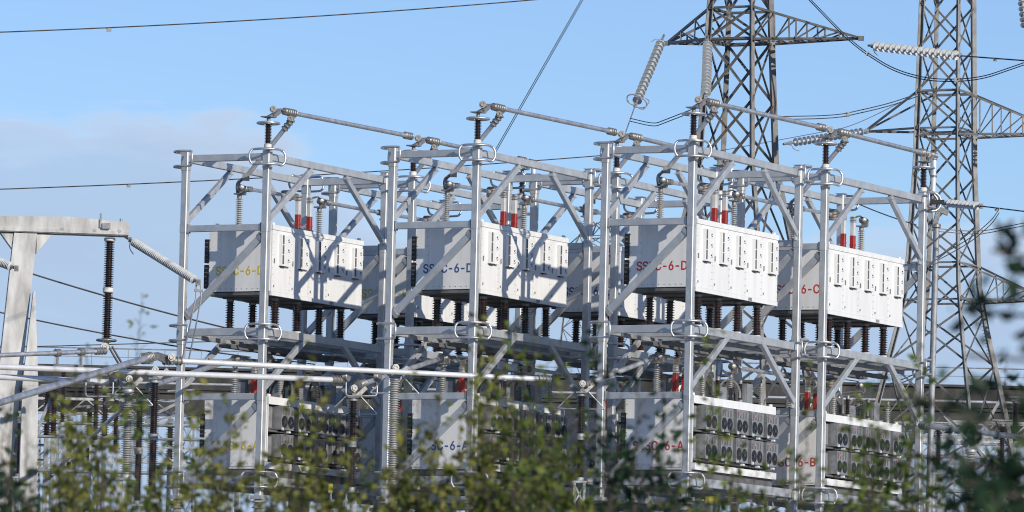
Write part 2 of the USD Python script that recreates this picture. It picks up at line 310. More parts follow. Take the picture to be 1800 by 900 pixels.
F0 = None
def build_frame(label):
    T = Thing('steel_frame', label, 'steel frame', frame_loc(0, 0), -TH, 'two-storey galvanised steel frames')
    LV = (.8, 5.0, 10.0)
    for i, (x, y) in enumerate(CORNER):
        po = T.part('post', MB().bar((x, y, .35), (x, y, 10.2), .20, up=(0, 1, 0)), GALV)
        for z0, z1, w in ((.45, 1.15, .225), (4.68, 5.32, .225), (9.68, 10.24, .225), (3.05, 3.30, .218), (7.88, 8.13, .218)):
            T.part('joint_sleeve', MB().bar((x, y, z0), (x, y, z1), w, up=(0, 1, 0)), GALV, under=po)
        T.part('cap_plate', MB().box((x, y, 10.25), (.27, .27, .02)), GALV, under=po)
        for z in LV: T.part('corona_ring', corona_ring(x, y, *OUT[i], z), ALU, 50)
        for z in LV:                                       # small clamps that hold the ring to the post
            m = MB(); o = norm(A3(*OUT[i], 0))
            for dz in (.215, -.215): m.box(A3(x, y, z + dz - .0) + o * .22, (.09, .09, .07))
            T.part('ring_bracket', m, ALU_CAST)
        pd = MB(); pd.box((x, y, .30), (.36, .36, .1)); pd.cyl((x, y, -4.0), (x, y, -3.9), .3)
        T.part('foot_plate', pd, GALV)
        T.part('foot_insulator', sheds((x, y, -3.9), (x, y, .25), .11, .2, 26, 12), GREYP, 40)
        T.part('footing', MB().box((x, y, -4.45), (.9, .9, .9)), CONC)
    g = .113
    def beam(a, b, z, w, h, nm='beam'):
        T.part(nm, MB().bar((*a, z), (*b, z), w, h), GALV)
    for z, h in ((10.02, .20), (5.02, .22), (.80, .24)):
        beam((-WA + g, 0), (-g, 0), z, .14, h); beam((-WA + g, LB), (-g, LB), z, .14, h)
        beam((0, g), (0, LB - g), z, .14, h); beam((-WA, g), (-WA, LB - g), z, .14, h)
    for z in (8.0, 3.17):
        for y in (0, LB):
            beam((-WA + g, y), (-g, y), z, .13, .19)
            for xx in (-WA + g + .03, -g - .03): T.part('end_plate', MB().box((xx, y, z), (.025, .17, .26)), GALV_DULL)
    for z in (5.02, .80):                                    # deck joists that carry the cabinets
        for y in (1.6, 2.92, 4.24, 5.56): T.part('joist', MB().bar((-WA + .075, y, z - .02), (-.075, y, z - .02), .12, .17), GALV)
        for x in (-.52, -2.0): T.part('stringer', MB().bar((x, .08, z - .17), (x, LB - .08, z - .17), .10, .12), GALV_DULL)
    for dz in (0, -4.82):                                    # knee braces and diagonals of each storey
        kz0, kz1 = 8.25 + dz, 9.88 + dz + (.0 if dz == 0 else -.02)
        for x in (0, -WA):
            for y0, y1 in ((.13, 2.6), (LB - .13, LB - 2.5)):
                T.part('knee_brace', MB().bar((x, y0, kz0), (x, y1, kz1), .13, .17), GALV)
                s = 1 if y1 > y0 else -1
                for m in (MB().box((x, y0 + s * .02, kz0 - .02), (.03, .2, .3)), MB().box((x, y1 - s * .05, kz1 - .06), (.16, .22, .03))): T.part('gusset_plate', m, GALV)
        for y in (0, LB):
            a, b = A3(-WA + .13, y, 5.5 + dz + (.1 if dz else 0)), A3(-.13, y, 7.74 + dz)
            d = norm(b - a)
            T.part('diagonal_brace', MB().bar(a + d * .1, b - d * .1, .13, .19), GALV)
            for e, s in ((a, 1), (b, -1)):
                m = MB().bar(e - d * s * .02, e + d * s * .10, .165, .235); m.box(e - d * s * .02, (.24, .03, .2)); T.part('gusset_plate', m, GALV_DULL)
    return T

def frame_label(c, r):
    return f'two-storey galvanised steel frame around the {PHASES[c]}-lettered cabinets of the {ROWS[r]} row'
for c, r in PLACES:
    if F0 is None: F0 = build_frame(frame_label(c, r))
    else: F0.copy(frame_loc(c, r), frame_label(c, r), -TH)

BX0, BX1, BY0, BY1 = -2.27, -.21, .75, 6.26                  # cabinet footprint inside the frame
def lettering(text, height, x, y, z):
    t = meshkit.text_mesh(text, height, .004, True); v = np.array(t.vertices)
    return np.stack([x + v[:, 0] * .89, y - v[:, 2], z + v[:, 1]], 1), np.array(t.faces)

def roof_gear(T, z, bush=(4.05, 4.75), red=.60, tall=1.17, foot=.20):
    """Insulators, bushings and jumpers on a cabinet roof."""
    for (x, y, nm) in ((-1.45, 1.0, 0), (-1.15, 5.25, 1)):
        i = T.part('post_insulator', sheds((x, y, z + .06), (x, y, z + .80), .05, .105, 13, 14), GREYP, 40)
        T.part('flange', MB().cyl((x, y, z - .01), (x, y, z + .06), .09), ALU_CAST, 40, under=i); m = MB(); m.cyl((x, y, z + .80), (x, y, z + .90), .07); m.box((x, y, z + .92), (.22, .3, .04))
        m.box((x + .05, y + .1, z + 1.0), (.05, .34, .18)); m.box((x + .14, y - .02, z + .985), (.16, .08, .14))
        T.part('terminal', m, ALU_CAST, under=i)
        m = MB(); c = A3(x + .12, y - .12, z + 1.1)
        for dx, dy in ((0, 0), (-.1, .36)):
            cc = c + A3(dx, dy, 0); m.lathe(cc - A3(-.07, .06, 0), A3(-.75, .65, 0), [(0, .05), (.02, .075), (.14, .075), (.16, .10), (.22, .10), (.24, .05)], 14)
        T.part('clamp', m, ALU_CAST, 40, under=i)
    for y in bush:
        b = T.part('bushing', MB().bar((-1.2, y, z + red), (-1.2, y, z + tall), .125, .125, up=(0, 1, 0)), BUSH)
        T.part('red_cap', MB().bar((-1.2, y, z + foot), (-1.2, y, z + red), .14, .14, up=(0, 1, 0)).bar((-1.2, y, z + foot + .1), (-1.2, y, z + foot + .15), .155, .155, up=(0, 1, 0)), RED, under=b)
        T.part('bushing_base', MB().bar((-1.2, y, z - .01), (-1.2, y, z + foot), .2, .2, up=(0, 1, 0)), BLACK, under=b)
        m = MB()
        for k in range(4): m.box((-1.2, y, z + tall - .16 + .045 * k), (.155, .155, .018))
        T.part('bolt_rows', m, ALU_CAST, under=b)
    m = MB()                                                 # stranded jumpers that loop from the tube to the bushings
    for k in range(5):
        o = (k - 2) * .035
        m.tube(rounded([(-1.32 + o, 3.75, z + 1.12), (-1.3 + o, 4.0, z + 1.22), (-1.25 + o, bush[0] + .15, z + 1.12), (-1.2 + o, bush[0], z + tall - .04)], .25, 5), .016, 5)
        m.tube(rounded([(-1.2, bush[1] + o, z + tall - .04), (-1.1, bush[1] + .2 + o, z + 1.2), (-1.1, 5.1 + o * .3, z + 1.22), (-1.12, 5.2, z + 1.08)], .25, 5), .016, 5)
    T.part('jumper', m, COPPER, 50)
    T.part('roof_tube', MB().tube([(-1.38, 1.35, z + 1.1), (-1.32, 3.85, z + 1.12)], .055, 12), ALU, 50)
    m = MB(); m.box((-1.3, 3.85, z + 1.12), (.16, .12, .2)); m.box((-1.38, 1.45, z + 1.1), (.15, .16, .15))
    T.part('tube_clamp', m, ALU_CAST)
    m = MB()
    for k in range(6): m.cyl((-1.32, 3.55, z + .98 + .045 * k), (-1.32, 3.55, z + 1.012 + .045 * k), .17, 16, .008)
    m.cyl((-1.32, 3.55, z + .96), (-1.32, 3.55, z + 1.26), .14, 12)
    T.part('strap_stack', m, COPPER, 35)
    for x, y in ((-.32, 1.0), (-.32, 6.2), (-2.15, 1.0), (-2.15, 6.2)):
        T.part('lifting_lug', MB().box((x, y, z + .03), (.05, .14, .1)), WHITE)

def cabinet_shell(T, z0, z1, x1):
    """Body, end doors and the black grilles at the left edge."""
    T.part('body', MB().span((BX0 + .02, BY0 + .03, z0 + .12), (x1, BY1 - .02, z1 - .02)), WHITE)
    for (xa, xb) in ((BX0, -1.86), (-1.855, BX1 - .04)):     # end wall: narrow strip and wide door
        T.part('end_panel', MB().span((xa, BY0, z0 + .125), (xb, BY0 + .05, z1 - .005)), WHITE)
    m = MB()
    for x in np.arange(BX0 + .07, BX1 - .05, .175): m.box((x, BY0 - .004, z0 + .2), (.022, .012, .022))
    for zz in np.arange(z0 + .32, z1 - .1, .26): m.box((BX0 + .05, BY0 - .004, zz), (.022, .012, .022)); m.box((-1.91, BY0 - .004, zz), (.02, .012, .02))
    T.part('bolt_heads', m, GALV_DULL)
    for za in (z0 + .22, z0 + .96):
        g = T.part('side_grille', MB().span((BX0 - .13, BY0 - .02, za), (BX0 + .021, BY0 + 2.2, za + .68)), BLACK)
        for k in range(5): T.part('slat', MB().box((BX0 - .065, BY0 - .027, za + .1 + .12 * k), (.09, .016, .03)), SLOT, under=g)

def build_upper(label):
    T = Thing('converter_cabinet', label, 'cabinet', frame_loc(0, 0), -TH, 'white cabinets on the upper deck')
    z0, z1 = 6.12, 8.15
    cabinet_shell(T, z0, z1, BX1 - .01)
    T.part('lid', MB().span((BX0 + .01, BY0 + .01, z1 - .14), (BX1 + .03, BY1, z1)), WHITE)
    T.part('base_rail', MB().span((BX1 - .05, BY0 + .02, z0), (BX1 + .02, BY1 - .01, z0 + .118)), WHITE)
    T.part('base_rail', MB().span((BX0, BY0 + .02, z0), (BX0 + .06, BY1 - .01, z0 + .118)), WHITE)
    m = MB().span((BX0 + .06, BY0 + .03, z0 + .02), (BX1 - .05, BY1 - .02, z0 + .10))
    for y in (1.6, 2.92, 4.24, 5.56): m.span((BX0 + .07, y - .08, z0 - .02), (BX1 - .06, y + .08, z0 + .03))
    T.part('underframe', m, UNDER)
    y = BY0 + .02
    step = (BY1 - BY0 - .04) / 5
    for k in range(5):                                       # front panels, each with a louvred hood
        ya, yb = y + k * step + .006, y + (k + 1) * step - .006
        pn = T.part('front_panel', MB().span((BX1 - .03, ya, z0 + .125), (BX1 + .006, yb, z1 - .145)), WHITE)
        m = MB()
        for yy in (ya + .04, yb - .04):
            for zz in np.arange(z0 + .22, z1 - .2, .19): m.box((BX1 + .008, yy, zz), (.01, .018, .018))
        T.part('bolt_heads', m, GALV_DULL, under=pn)
        h0 = ya + .40
        hd = T.part('hood', MB().span((BX1 + .004, h0, 7.0), (BX1 + .10, h0 + .54, 7.90)), WHITE)
        for j in range(3): T.part('slot', MB().span((BX1 + .095, h0 + .05, 7.05 + .285 * j), (BX1 + .104, h0 + .145, 7.05 + .285 * j + .262)), SLOT, under=hd)
        for j in range(3):
            c = A3(BX1 + .095, h0 + .42, 7.16 + .29 * j); m = MB().cyl(c, c + A3(.010, 0, 0), .052, 14)
            T.part('port', m, BLACK, under=hd)
            m = MB().box(c + A3(.014, 0, 0), (.012, .15, .03), trimesh.transformations.rotation_matrix(.6, (1, 0, 0))[:3, :3])
            T.part('port_handle', m, WHITE, under=hd)
        T.part('hood_outlet', MB().span((BX1 + .02, h0 + .06, 6.975), (BX1 + .09, h0 + .3, 7.0)), BLACK, under=hd)
        m = MB().box((BX1 + .02, ya + .12, 7.12), (.03, .03, .14)).box((BX1 + .02, ya + .12, 6.4), (.02, .03, .06))
        T.part('latch', m, ALU_CAST, under=pn)
    m = MB().span((BX1 + .02, BY0 + 3.5, z0 + .01), (BX1 + .024, BY0 + 3.75, z0 + .1)); T.part('rating_plate', m, GALV_DULL)
    for x in (-.52, -2.0):
        for yy in (1.6, 2.92, 4.24, 5.56):
            i = T.part('support_insulator', sheds((x, yy, 5.24), (x, yy, 6.02), .085, .135, 11, 14), BROWN, 40)
            T.part('cap', MB().cyl((x, yy, 5.09), (x, yy, 5.24), .125, 14, .015), CEMENT, 40, under=i)
            T.part('cap', MB().cyl((x, yy, 6.02), (x, yy, 6.105), .11, 14, .015), GALV_DULL, 40, under=i)
    roof_gear(T, z1)
    return T

def build_lower(label):
    T = Thing('cooling_cabinet', label, 'cabinet', frame_loc(0, 0), -TH, 'white cabinets with fan units on the lower deck')
    z0, z1 = 1.10, 3.23
    cabinet_shell(T, z0, z1, -.80)
    T.part('lid', MB().span((BX0 + .01, BY0 + .01, z1 - .22), (BX1 + .03, BY1, z1)), WHITE)
    T.part('base_ledge', MB().span((BX0 + .03, BY0 + .02, z0 + .06), (BX1 + .10, BY1 - .05, z0 + .25)), WHITE)
    T.part('end_wall', MB().span((-.83, BY0 + .02, z0 + .26), (BX1 + .0, BY0 + .07, z1 - .225)), WHITE)
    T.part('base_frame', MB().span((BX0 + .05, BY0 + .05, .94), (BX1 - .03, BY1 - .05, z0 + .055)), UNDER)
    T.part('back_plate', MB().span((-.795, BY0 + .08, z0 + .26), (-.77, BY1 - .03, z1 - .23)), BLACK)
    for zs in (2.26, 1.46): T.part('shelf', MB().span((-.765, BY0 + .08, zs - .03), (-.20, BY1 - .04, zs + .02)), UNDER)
    for row, zb in enumerate((2.31, 1.51)):
        for k in range(5):
            ya = 1.30 + 1.02 * k; yb = ya + .80; zt = zb + .67; xf = -.06
            m = MB().span((-.75, ya, zb), (xf, yb, zt)); fu = T.part('fan_unit', m, UNIT)
            m = MB()
            for (a0, a1, b0, b1) in ((ya, yb, zt - .03, zt), (ya, yb, zb, zb + .03), (ya, ya + .03, zb + .03, zt - .03), (yb - .03, yb, zb + .03, zt - .03)):
                m.span((xf - .005, a0, b0), (xf + .012, a1, b1))
            T.part('rim', m, UNIT, under=fu)
            for j in range(4):
                s0 = ya + .07 + .175 * j
                T.part('slot', MB().span((xf - .003, s0, zt - .24), (xf + .004, s0 + .09, zt - .06)), SLOT, under=fu)
            T.part('red_label', MB().span((xf + .004, ya + .21, zt - .15), (xf + .008, ya + .31, zt - .08)), PINK, under=fu)
            for yc in (ya + .215, ya + .585):
                c = A3(xf - .004, yc, zb + .225); m = MB().cyl(c, c + A3(.010, 0, 0), .178, 18)
                T.part('fan_opening', m, BLACK, under=fu)
                m = MB().cyl(c + A3(.008, 0, 0), c + A3(.022, 0, 0), .05, 10)
                for q in range(5):
                    a = q * 2 * PI / 5 + .3; d = A3(0, math.cos(a), math.sin(a)); m.bar(c + A3(.014, 0, 0) + d * .045, c + A3(.014, 0, 0) + d * .135, .035, .006, up=np.cross(d, A3(1, 0, 0)), c=0)
                T.part('fan_blades', m, BLADE, under=fu)
            for m in (MB().box((xf + .03, ya + .4, zb - .06), (.09, .1, .05)), MB().box((xf + .03, ya + .06, zb + .02), (.05, .04, .08))): T.part('clip', m, WHITE, under=fu)
    m = MB().span((-.6, .95, 2.35), (-.3, 1.2, 2.95)).span((-.6, .95, 1.5), (-.3, 1.2, 2.1)); T.part('junction_box', m, UNIT)
    roof_gear(T, z1, (1.7, 2.3), .68, .88, .09)
    deck_gear(T)
    return T

def deck_gear(T):
    """Control boxes, cable loops and trays that crowd the space over the lower cabinets."""
    for k, (x, y, w, l, h) in enumerate(((-1.75, 2.1, .45, .5, .55), (-.75, 3.4, .4, .6, .4), (-1.7, 4.3, .5, .8, .7), (-.7, 5.2, .35, .4, .6), (-1.8, 5.8, .4, .5, .5))):
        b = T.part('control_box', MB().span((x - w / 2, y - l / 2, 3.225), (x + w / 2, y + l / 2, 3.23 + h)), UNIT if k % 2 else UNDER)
        T.part('box_door', MB().span((x - w / 2 + .04, y - l / 2 - .015, 3.29), (x + w / 2 - .04, y - l / 2 + .01, 3.17 + h)), GALV_DULL, under=b)
    for k, (x, y) in enumerate(((-.5, 2.0), (-.45, 2.9), (-2.0, 3.2), (-.5, 4.5), (-.4, 5.7), (-2.05, 5.0))):
        i = T.part('small_insulator', sheds((x, y, 3.33), (x, y, 3.78), .05, .095, 8, 12), BROWN if k % 2 else GREYP, 40)
        T.part('stub', MB().cyl((x, y, 3.225), (x, y, 3.33), .08), ALU_CAST, 40, under=i); T.part('stub', MB().cyl((x, y, 3.78), (x, y, 3.88), .06), ALU_CAST, 40, under=i)
    for k, (x, y, r) in enumerate(((-.55, 2.45, .34), (-1.5, 3.7, .40), (-.6, 3.95, .30), (-1.2, 5.3, .36), (-2.0, 4.1, .3), (-.9, 2.7, .25))):
        an = np.linspace(-.2, PI + .2, 14); q = .5 * (k % 3)
        for j in range(2): T.part('cable_loop', MB().tube(np.stack([x + r * np.cos(an) * math.sin(q) * .8, y + .06 * j + r * np.cos(an), 3.45 + (r * 1.4) * np.sin(an)], 1), .022, 6), WIRE if k % 2 else ALU_CAST, 50)
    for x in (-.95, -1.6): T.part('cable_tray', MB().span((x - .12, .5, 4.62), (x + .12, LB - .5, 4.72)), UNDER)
    for y in (1.1, 2.4, 3.7, 5.0, 6.2): T.part('tray_hanger', MB().span((-1.75, y - .03, 4.725), (-.8, y + .03, 4.76)), GALV_DULL)

def set_lettering(T, text, z, ink):
    p = f'{T.path}/lettering'
    v, f = lettering(text, .245, BX0 + .23, BY0 - .001, z)
    prim = usdkit.mesh(stage, p, (v, f), ink).GetPrim(); return prim
UP0 = LO0 = None
for c, r in PLACES:
    lab = f'upper white cabinet with louvred hoods, {PHASES[c]} end lettering, in the {ROWS[r]} row'
    if UP0 is None: UP0 = T = build_upper(lab)
    else: T = UP0.copy(frame_loc(c, r), lab, -TH)
    set_lettering(T, 'SSSC-6-' + 'DC'[r], 6.72, INKS[c])
    lab = f'lower white cabinet with fan units, {PHASES[c]} end lettering, in the {ROWS[r]} row'
    if LO0 is None: LO0 = T = build_lower(lab)
    else: T = LO0.copy(frame_loc(c, r), lab, -TH)
    set_lettering(T, 'SSSC-6-' + 'AB'[r], 1.70, INKS[c])

# ------------------------------------------------------------------ insulators and tubes on top of the frames
def joint(m, c, d, r=.085, L=.34):
    """Ribbed sleeve clamp around a tube."""
    d = norm(np.asarray(d, float)); c = np.asarray(c, float)
    m.cyl(c - d * L / 2, c + d * L / 2, r, 14, .015)
    for k in (-.42, -.14, .14, .42): m.cyl(c + d * (L * k - .02), c + d * (L * k + .02), r * 1.28, 14, .01)
    return m
def drum(m, c, axis, r=.10, L=.2):
    axis = norm(np.asarray(axis, float)); return m.lathe(np.asarray(c) - axis * L / 2, axis, [(0, r * .55), (.012, r * .8), (.03, r * .82), (.05, r), (L - .06, r), (L - .04, r * 1.2), (L, r * 1.2), (L, r * .85), (L + .03, r * .8), (L + .03, r * .45), (L + .012, r * .4)], 14)

TB = None
def build_top(label):
    T = Thing('busbar_insulator', label, 'insulator', frame_loc(0, 0) + A3(0, 0, 10.265), -TH, 'brown insulators that carry the top tubes')
    T.part('base_cap', MB().cyl((0, 0, -.003), (0, 0, .12), .11, 14, .02), CEMENT, 40)
    T.part('sheds', sheds((0, 0, .12), (0, 0, .68), .07, .105, 13, 14), BROWN, 40)
    m = MB(); m.cyl((0, 0, .68), (0, 0, .74), .09); m.cyl((0, 0, .74), (0, 0, .88), .055); m.box((0, 0, .89), (.34, .34, .03)); T.part('top_flange', m, ALU_CAST)
    an = np.linspace(0, 2 * PI, 29)[:-1]
    T.part('corona_ring', MB().tube(np.stack([.31 * np.cos(an), .31 * np.sin(an), np.full(28, .71)], 1), .036, 8, closed=True), ALU, 50)
    m = MB()
    for a in (0, PI / 2): m.bar((.3 * math.cos(a), .3 * math.sin(a), .71), (-.3 * math.cos(a), -.3 * math.sin(a), .71), .05, .02)
    T.part('ring_spoke', m, ALU_CAST)
    m = MB(); m.bar((0, .0, .90), (.05, .42, 1.08), .12, .06); m.bar((.1, .12, .92), (.12, .46, 1.10), .05, .12); drum(m, (.02, .20, 1.13), (.55, -.85, 0), .085, .24); m.box((0, .34, 1.12), (.1, .3, .1))
    for k in (-.07, 0, .07): m.tube([(k, .3, 1.10), (k * 1.3, .55, 1.17), (k, .8, 1.14)], .028, 6)
    T.part('swivel_clamp', m, ALU_CAST, 40)
    return T
TOPZ = 11.41
for r in (0, 1):
    for c in (0, 1, 2):
        lab = f'brown insulator with ring on the near corner post of the {PHASES[c]} {ROWS[r]} frame'
        loc = frame_loc(c, r) + A3(0, 0, 10.265)
        if TB is None: TB = build_top(lab)
        else: TB.copy(loc, lab, -TH)
for c in (0, 1, 2):
    TB.copy(W(c, 1, 0, LB, 10.265), f'brown insulator with ring on the far right post of the {PHASES[c]} back frame', -TH)

def tube_thing(name, a, b, r, label, mat=ALU, group=None, ends=((.0, 1), (.0, 1)), drums=True):
    T = Thing(name, label, 'busbar', a, 0, group, world=True); d = norm(b - a)
    T.part('tube', MB().tube([a, b], r, 16), mat, 50)
    for e, s, (inset, on) in ((a, 1, ends[0]), (b, -1, ends[1])):
        if not on: continue
        m = MB(); joint(m, e + d * s * .12, d, r * 1.3, .4); T.part('sleeve_clamp', m, ALU_CAST, 40)
    return T
for c in (0, 1, 2):
    a, b = W(c, 0, .02, .95, TOPZ), W(c, 1, .02, -.28, TOPZ)
    tube_thing('top_busbar', a, b, .067, f'silver tube across the top from the {PHASES[c]} front frame to the back frame', group='silver tubes across the frame tops')
    a, b = W(c, 1, .02, .95, TOPZ), W(c, 1, .02, LB + .75, TOPZ)
    T = tube_thing('top_busbar', a, b, .067, f'silver tube along the top of the {PHASES[c]} back frame', group='silver tubes across the frame tops')
    m = MB(); joint(m, W(c, 1, .02, LB - .1, TOPZ), VX, .1, .42); m.box(W(c, 1, .02, LB - .1, TOPZ - .14), (.16, .16, .22)); T.part('saddle_clamp', m, ALU_CAST, 40)
    e = W(c, 1, .02, LB + .72, TOPZ)
    m = MB(); m.tube([e - A3(0, 0, .08), e - A3(0, 0, 1.2)], .078, 14); T.part('drop_tube', m, ALU_WHITE, 50)
    m = MB()
    for zz in (.1, .62, 1.15): m.cyl(e - A3(0, 0, zz + .03), e - A3(0, 0, zz - .03), .105, 14, .01)
    T.part('drop_collar', m, ALU_CAST, 40)
    for r in (0, 1):                                         # slanting tube from the top clamp down to the cabinet roof
        p0, p1 = W(c, r, .02, 1.28, 11.17), W(c, r, -1.42, 1.2, 9.52); d = norm(p1 - p0)
        T = tube_thing('dropper_tube', p0, p1, .067, f'slanting silver tube down to the upper {PHASES[c]} cabinet of the {ROWS[r]} row', group='slanting silver tubes', ends=((0, 1), (0, 0)))
        m = MB(); drum(m, p0 + A3(-.03, -.06, .06), UX * .6 - VX, .07, .2); joint(m, W(c, r, .02, 1.30, TOPZ), VX, .092, .42); m.bar(p0 + A3(0, 0, .05), W(c, r, .02, 1.5, TOPZ - .05), .06, .12)
        T.part('swivel_clamp', m, ALU_CAST, 40)
        m = MB()
        for k in range(5):
            o = VX * (k - 2) * .035; q = p1
            m.tube(rounded([q - d * .15 + o, q + d * .1 + o - UX * .12, q + A3(0, 0, -.2) - UX * .22 + o, W(c, r, -1.55, 1.1, 9.06) + o], .2, 5), .024, 5)
        T.part('flexible_strap', m, GALV_DULL, 50)
        m = MB().box(p1 - d * .08, (.2, .2, .2)); T.part('strap_lug', m, ALU_CAST)
        if r == 0:                                           # tubes between the roofs of the two rows
            for lvl, z in (('upper', 9.25), ('lower', 4.33)):
                tube_thing('link_tube', W(c, 0, -1.14, 5.5, z), W(c, 1, -1.42, .85, z), .055, f'short silver tube linking the {lvl} {PHASES[c]} cabinets of both rows', group='short link tubes between cabinet roofs')

# ------------------------------------------------------------------ lower tubes, their insulators and clamps
def bolt_clamp(c, axis, label):
    T = Thing('bolted_clamp', label, 'clamp', c, 0, None, world=True)
    return T
def long_insulator(name, top, height, core, rad, n, mat, label, cat='insulator', stages=1, head=None, ped=None, group=None):
    """A standing insulator with its top at point top."""
    top = np.asarray(top, float); b = top - A3(0, 0, height)
    T = Thing(name, label, cat, A3(b[0], b[1], YARD), 0, group, world=True)
    st = height / stages
    for k in range(stages):
        z0 = b + A3(0, 0, k * st)
        T.part('sheds', sheds(z0 + A3(0, 0, .10), z0 + A3(0, 0, st - .08), core, rad, n, 16), mat, 40)
        for q0, q1 in ((z0, z0 + A3(0, 0, .10)), (z0 + A3(0, 0, st - .08), z0 + A3(0, 0, st))): T.part('cap', MB().cyl(q0, q1, core * 1.5, 14, .012), GALV_DULL if mat == BROWN else GALV, 40)
    m = MB(); m.box(b - A3(0, 0, .03), (rad * 3, rad * 3, .05))
    for sx in (-1, 1):
        for sy in (-1, 1): m.angle(A3(b[0] + sx * .16, b[1] + sy * .16, YARD + .0), b + A3(sx * .13, sy * .13, -.06), .07)
    z = YARD + .5; k = 0
    while z < b[2] - .6:
        for sx in (-1, 1): m.bar((b[0] + sx * .16, b[1] - .16, z), (b[0] - sx * .16, b[1] - .16, z + .6), .035, c=0); m.bar((b[0] - .16 * sx, b[1] + .16, z), (b[0] + .16 * sx, b[1] + .16, z + .6), .035, c=0)
        z += .62
    T.part('lattice_stand', m, GALV)
    return T

def head_gear(T, top, w=.36, tri=True):
    top = np.asarray(top, float); m = MB(); m.box(top + A3(0, 0, .03), (.3, .3, .05)); m.box(top + A3(.02, 0, .14), (.1, .24, .2))
    drum(m, top + A3(-.02, -.12, .26), (.4, -1, 0), .08, .26); m.bar(top + A3(.1, 0, .06), top + A3(.34, .05, .3), .06, .12); m.bar(top + A3(-.12, 0, .06), top + A3(-.3, .03, .24), .06, .1)
    T.part('swivel_clamp', m, ALU_CAST, 40)
    if tri:
        m = MB(); b = top + A3(0, -.02, -.42)
        m.tube(rounded([top + A3(-.2, 0, .05), b + A3(-.66, 0, 0), b + A3(.66, 0, 0), top + A3(.2, 0, .05)], .06, 4), .018, 6)
        T.part('wire_guard', m, ALU)
YB = 165.0
lowtubes = [
    ((-60, 627), 168, (182, 617), 172, .062, ALU, 'grey tube at the left edge ending under the hanging brown insulator'),
    ((-80, 642), 158, (598, 668), 167, .075, ALU_WHITE, 'long white tube from the left edge ending below the yellow frame'),
    ((-80, 659), 158, (202, 672), 163, .075, ALU_WHITE, 'short white tube at the left edge, lower of the level pair'),
    ((-90, 735), 148, (262, 628), 162, .085, ALU, 'thick grey tube slanting up from the lower left edge'),
    ((300, 634), 164, (962, 667), 170, .072, ALU_WHITE, 'long white tube in front of the yellow and blue frames'),
    ((1622, 748), 176, (1860, 776), 170, .075, ALU, 'pale tube at the lower right edge beyond the last frame'),
    ((85, 838), 170, (222, 712), 166, .055, ALU, 'thin grey tube slanting up to the left grey insulator'),
]
for (a, ya, b, yb, rr, mt, lb) in lowtubes:
    T = tube_thing('low_busbar', P(*a, ya), P(*b, yb), rr, lb, mt, 'tubes at the lower level', ends=((0, 0 if a[0] < 0 else 1), (0, 0 if b[0] > 1800 else 1)))
    if b[0] == 182:
        for px in (100, 142):
            t = (px + 60) / 242; q = P(*a, ya) * (1 - t) + P(*b, yb) * t; T.part('hanger_collar', joint(MB(), q, P(*b, yb) - P(*a, ya), .085, .16).bar(q, q - A3(0, 0, .42), .07).box(q - A3(0, 0, .42), (.14, .1, .12)), ALU_CAST, 40)
# standing insulators below these tubes
def stand(px, py, Yd, h, core, rad, n, mat, lab, stages=1, tri=True, gear=True):
    t = P(px, py, Yd); T = long_insulator('standing_insulator', t, h, core, rad, n, mat, lab, stages=stages, group='standing insulators')
    if gear: head_gear(T, t, tri=tri)
    return T
stand(226, 684, 166, 2.35, .10, .165, 36, GREYP, 'grey ribbed insulator under the tubes left of the yellow frame')
stand(694, 664, 168, 2.9, .10, .155, 44, GREYP, 'grey ribbed insulator in front of the left post of the blue frame')
stand(1707, 790, 178, 2.6, .11, .19, 30, GREYP, 'grey ribbed insulator at the lower right beyond the last frame')
stand(272, 668, 169, 3.1, .09, .15, 26, BROWN, 'dark brown two-stage insulator just left of the yellow frame', 2, False)
stand(246, 700, 172, 2.9, .08, .14, 26, BROWN, 'dark brown insulator half hidden behind the left grey insulator', 2, True, False)
stand(621, 700, 170, 2.5, .08, .13, 24, BROWN, 'dark brown insulator below the fans of the yellow frame', 2)
stand(1022, 692, 173, 2.4, .08, .13, 24, BROWN, 'dark brown insulator just left of the red frame', 2)
# slanting links from those insulators to the lower cabinets
for c, (px, py, Yd) in enumerate(((262, 680, 169.5), (634, 676, 170.5), (1030, 676, 173))):
    a = P(px, py, Yd); b = W(c, 0, -1.42, 1.0, 4.33)
    tube_thing('slanting_link', a, b, .07, f'silver tube slanting up to the lower {PHASES[c]} cabinet', group='slanting tubes to the lower cabinets')
# U-shaped earthing loops that hang from the white tubes
for px, py, w, Yd in ((175, 668, 48, 160.5), (636, 668, 55, 167)):
    a = P(px - w / 2, py, Yd); b = P(px + w / 2, py, Yd + 1); dz = A3(0, 0, -.42)
    T = Thing('earthing_loop', f'bent silver rod loop hanging from the white tube {"at the left edge" if px < 400 else "near the blue frame"}', 'earthing loop', a, 0, None, world=True)
    T.part('rod', MB().tube(rounded([a + A3(0, 0, .12), a + dz, b + dz, b + A3(0, 0, .12)], .12, 5), .022, 8), ALU, 50)
    
    for q in (a, b): T.part('rod_clamp', joint(MB(), q + A3(0, 0, .08), UX, .1, .12), ALU_CAST, 40)
# big clamps where tubes meet near (275, 625)
c0 = P(277, 630, 163); T = Thing('busbar_coupling', 'ribbed silver coupling where the slanting and level tubes meet', 'coupling', c0, 0, None, world=True)
m = MB()
for k in range(5): m.tube([P(255, 630, 162.5) + A3(0, 0, .05 * (k - 2)), c0 + A3(0, 0, .06 + .04 * (k - 2)), P(298, 634, 164) + A3(0, 0, .05 * (k - 2))], .03, 6)
T.part('flexible_strap', m, ALU_CAST, 50)
m = MB(); joint(m, P(258, 630, 162.4), UX, .12, .3); joint(m, P(296, 633, 164), UX, .1, .3); drum(m, P(300, 628, 163.6), (.3, -1, 0), .085, .24); T.part('sleeve_clamp', m, ALU_CAST, 40)

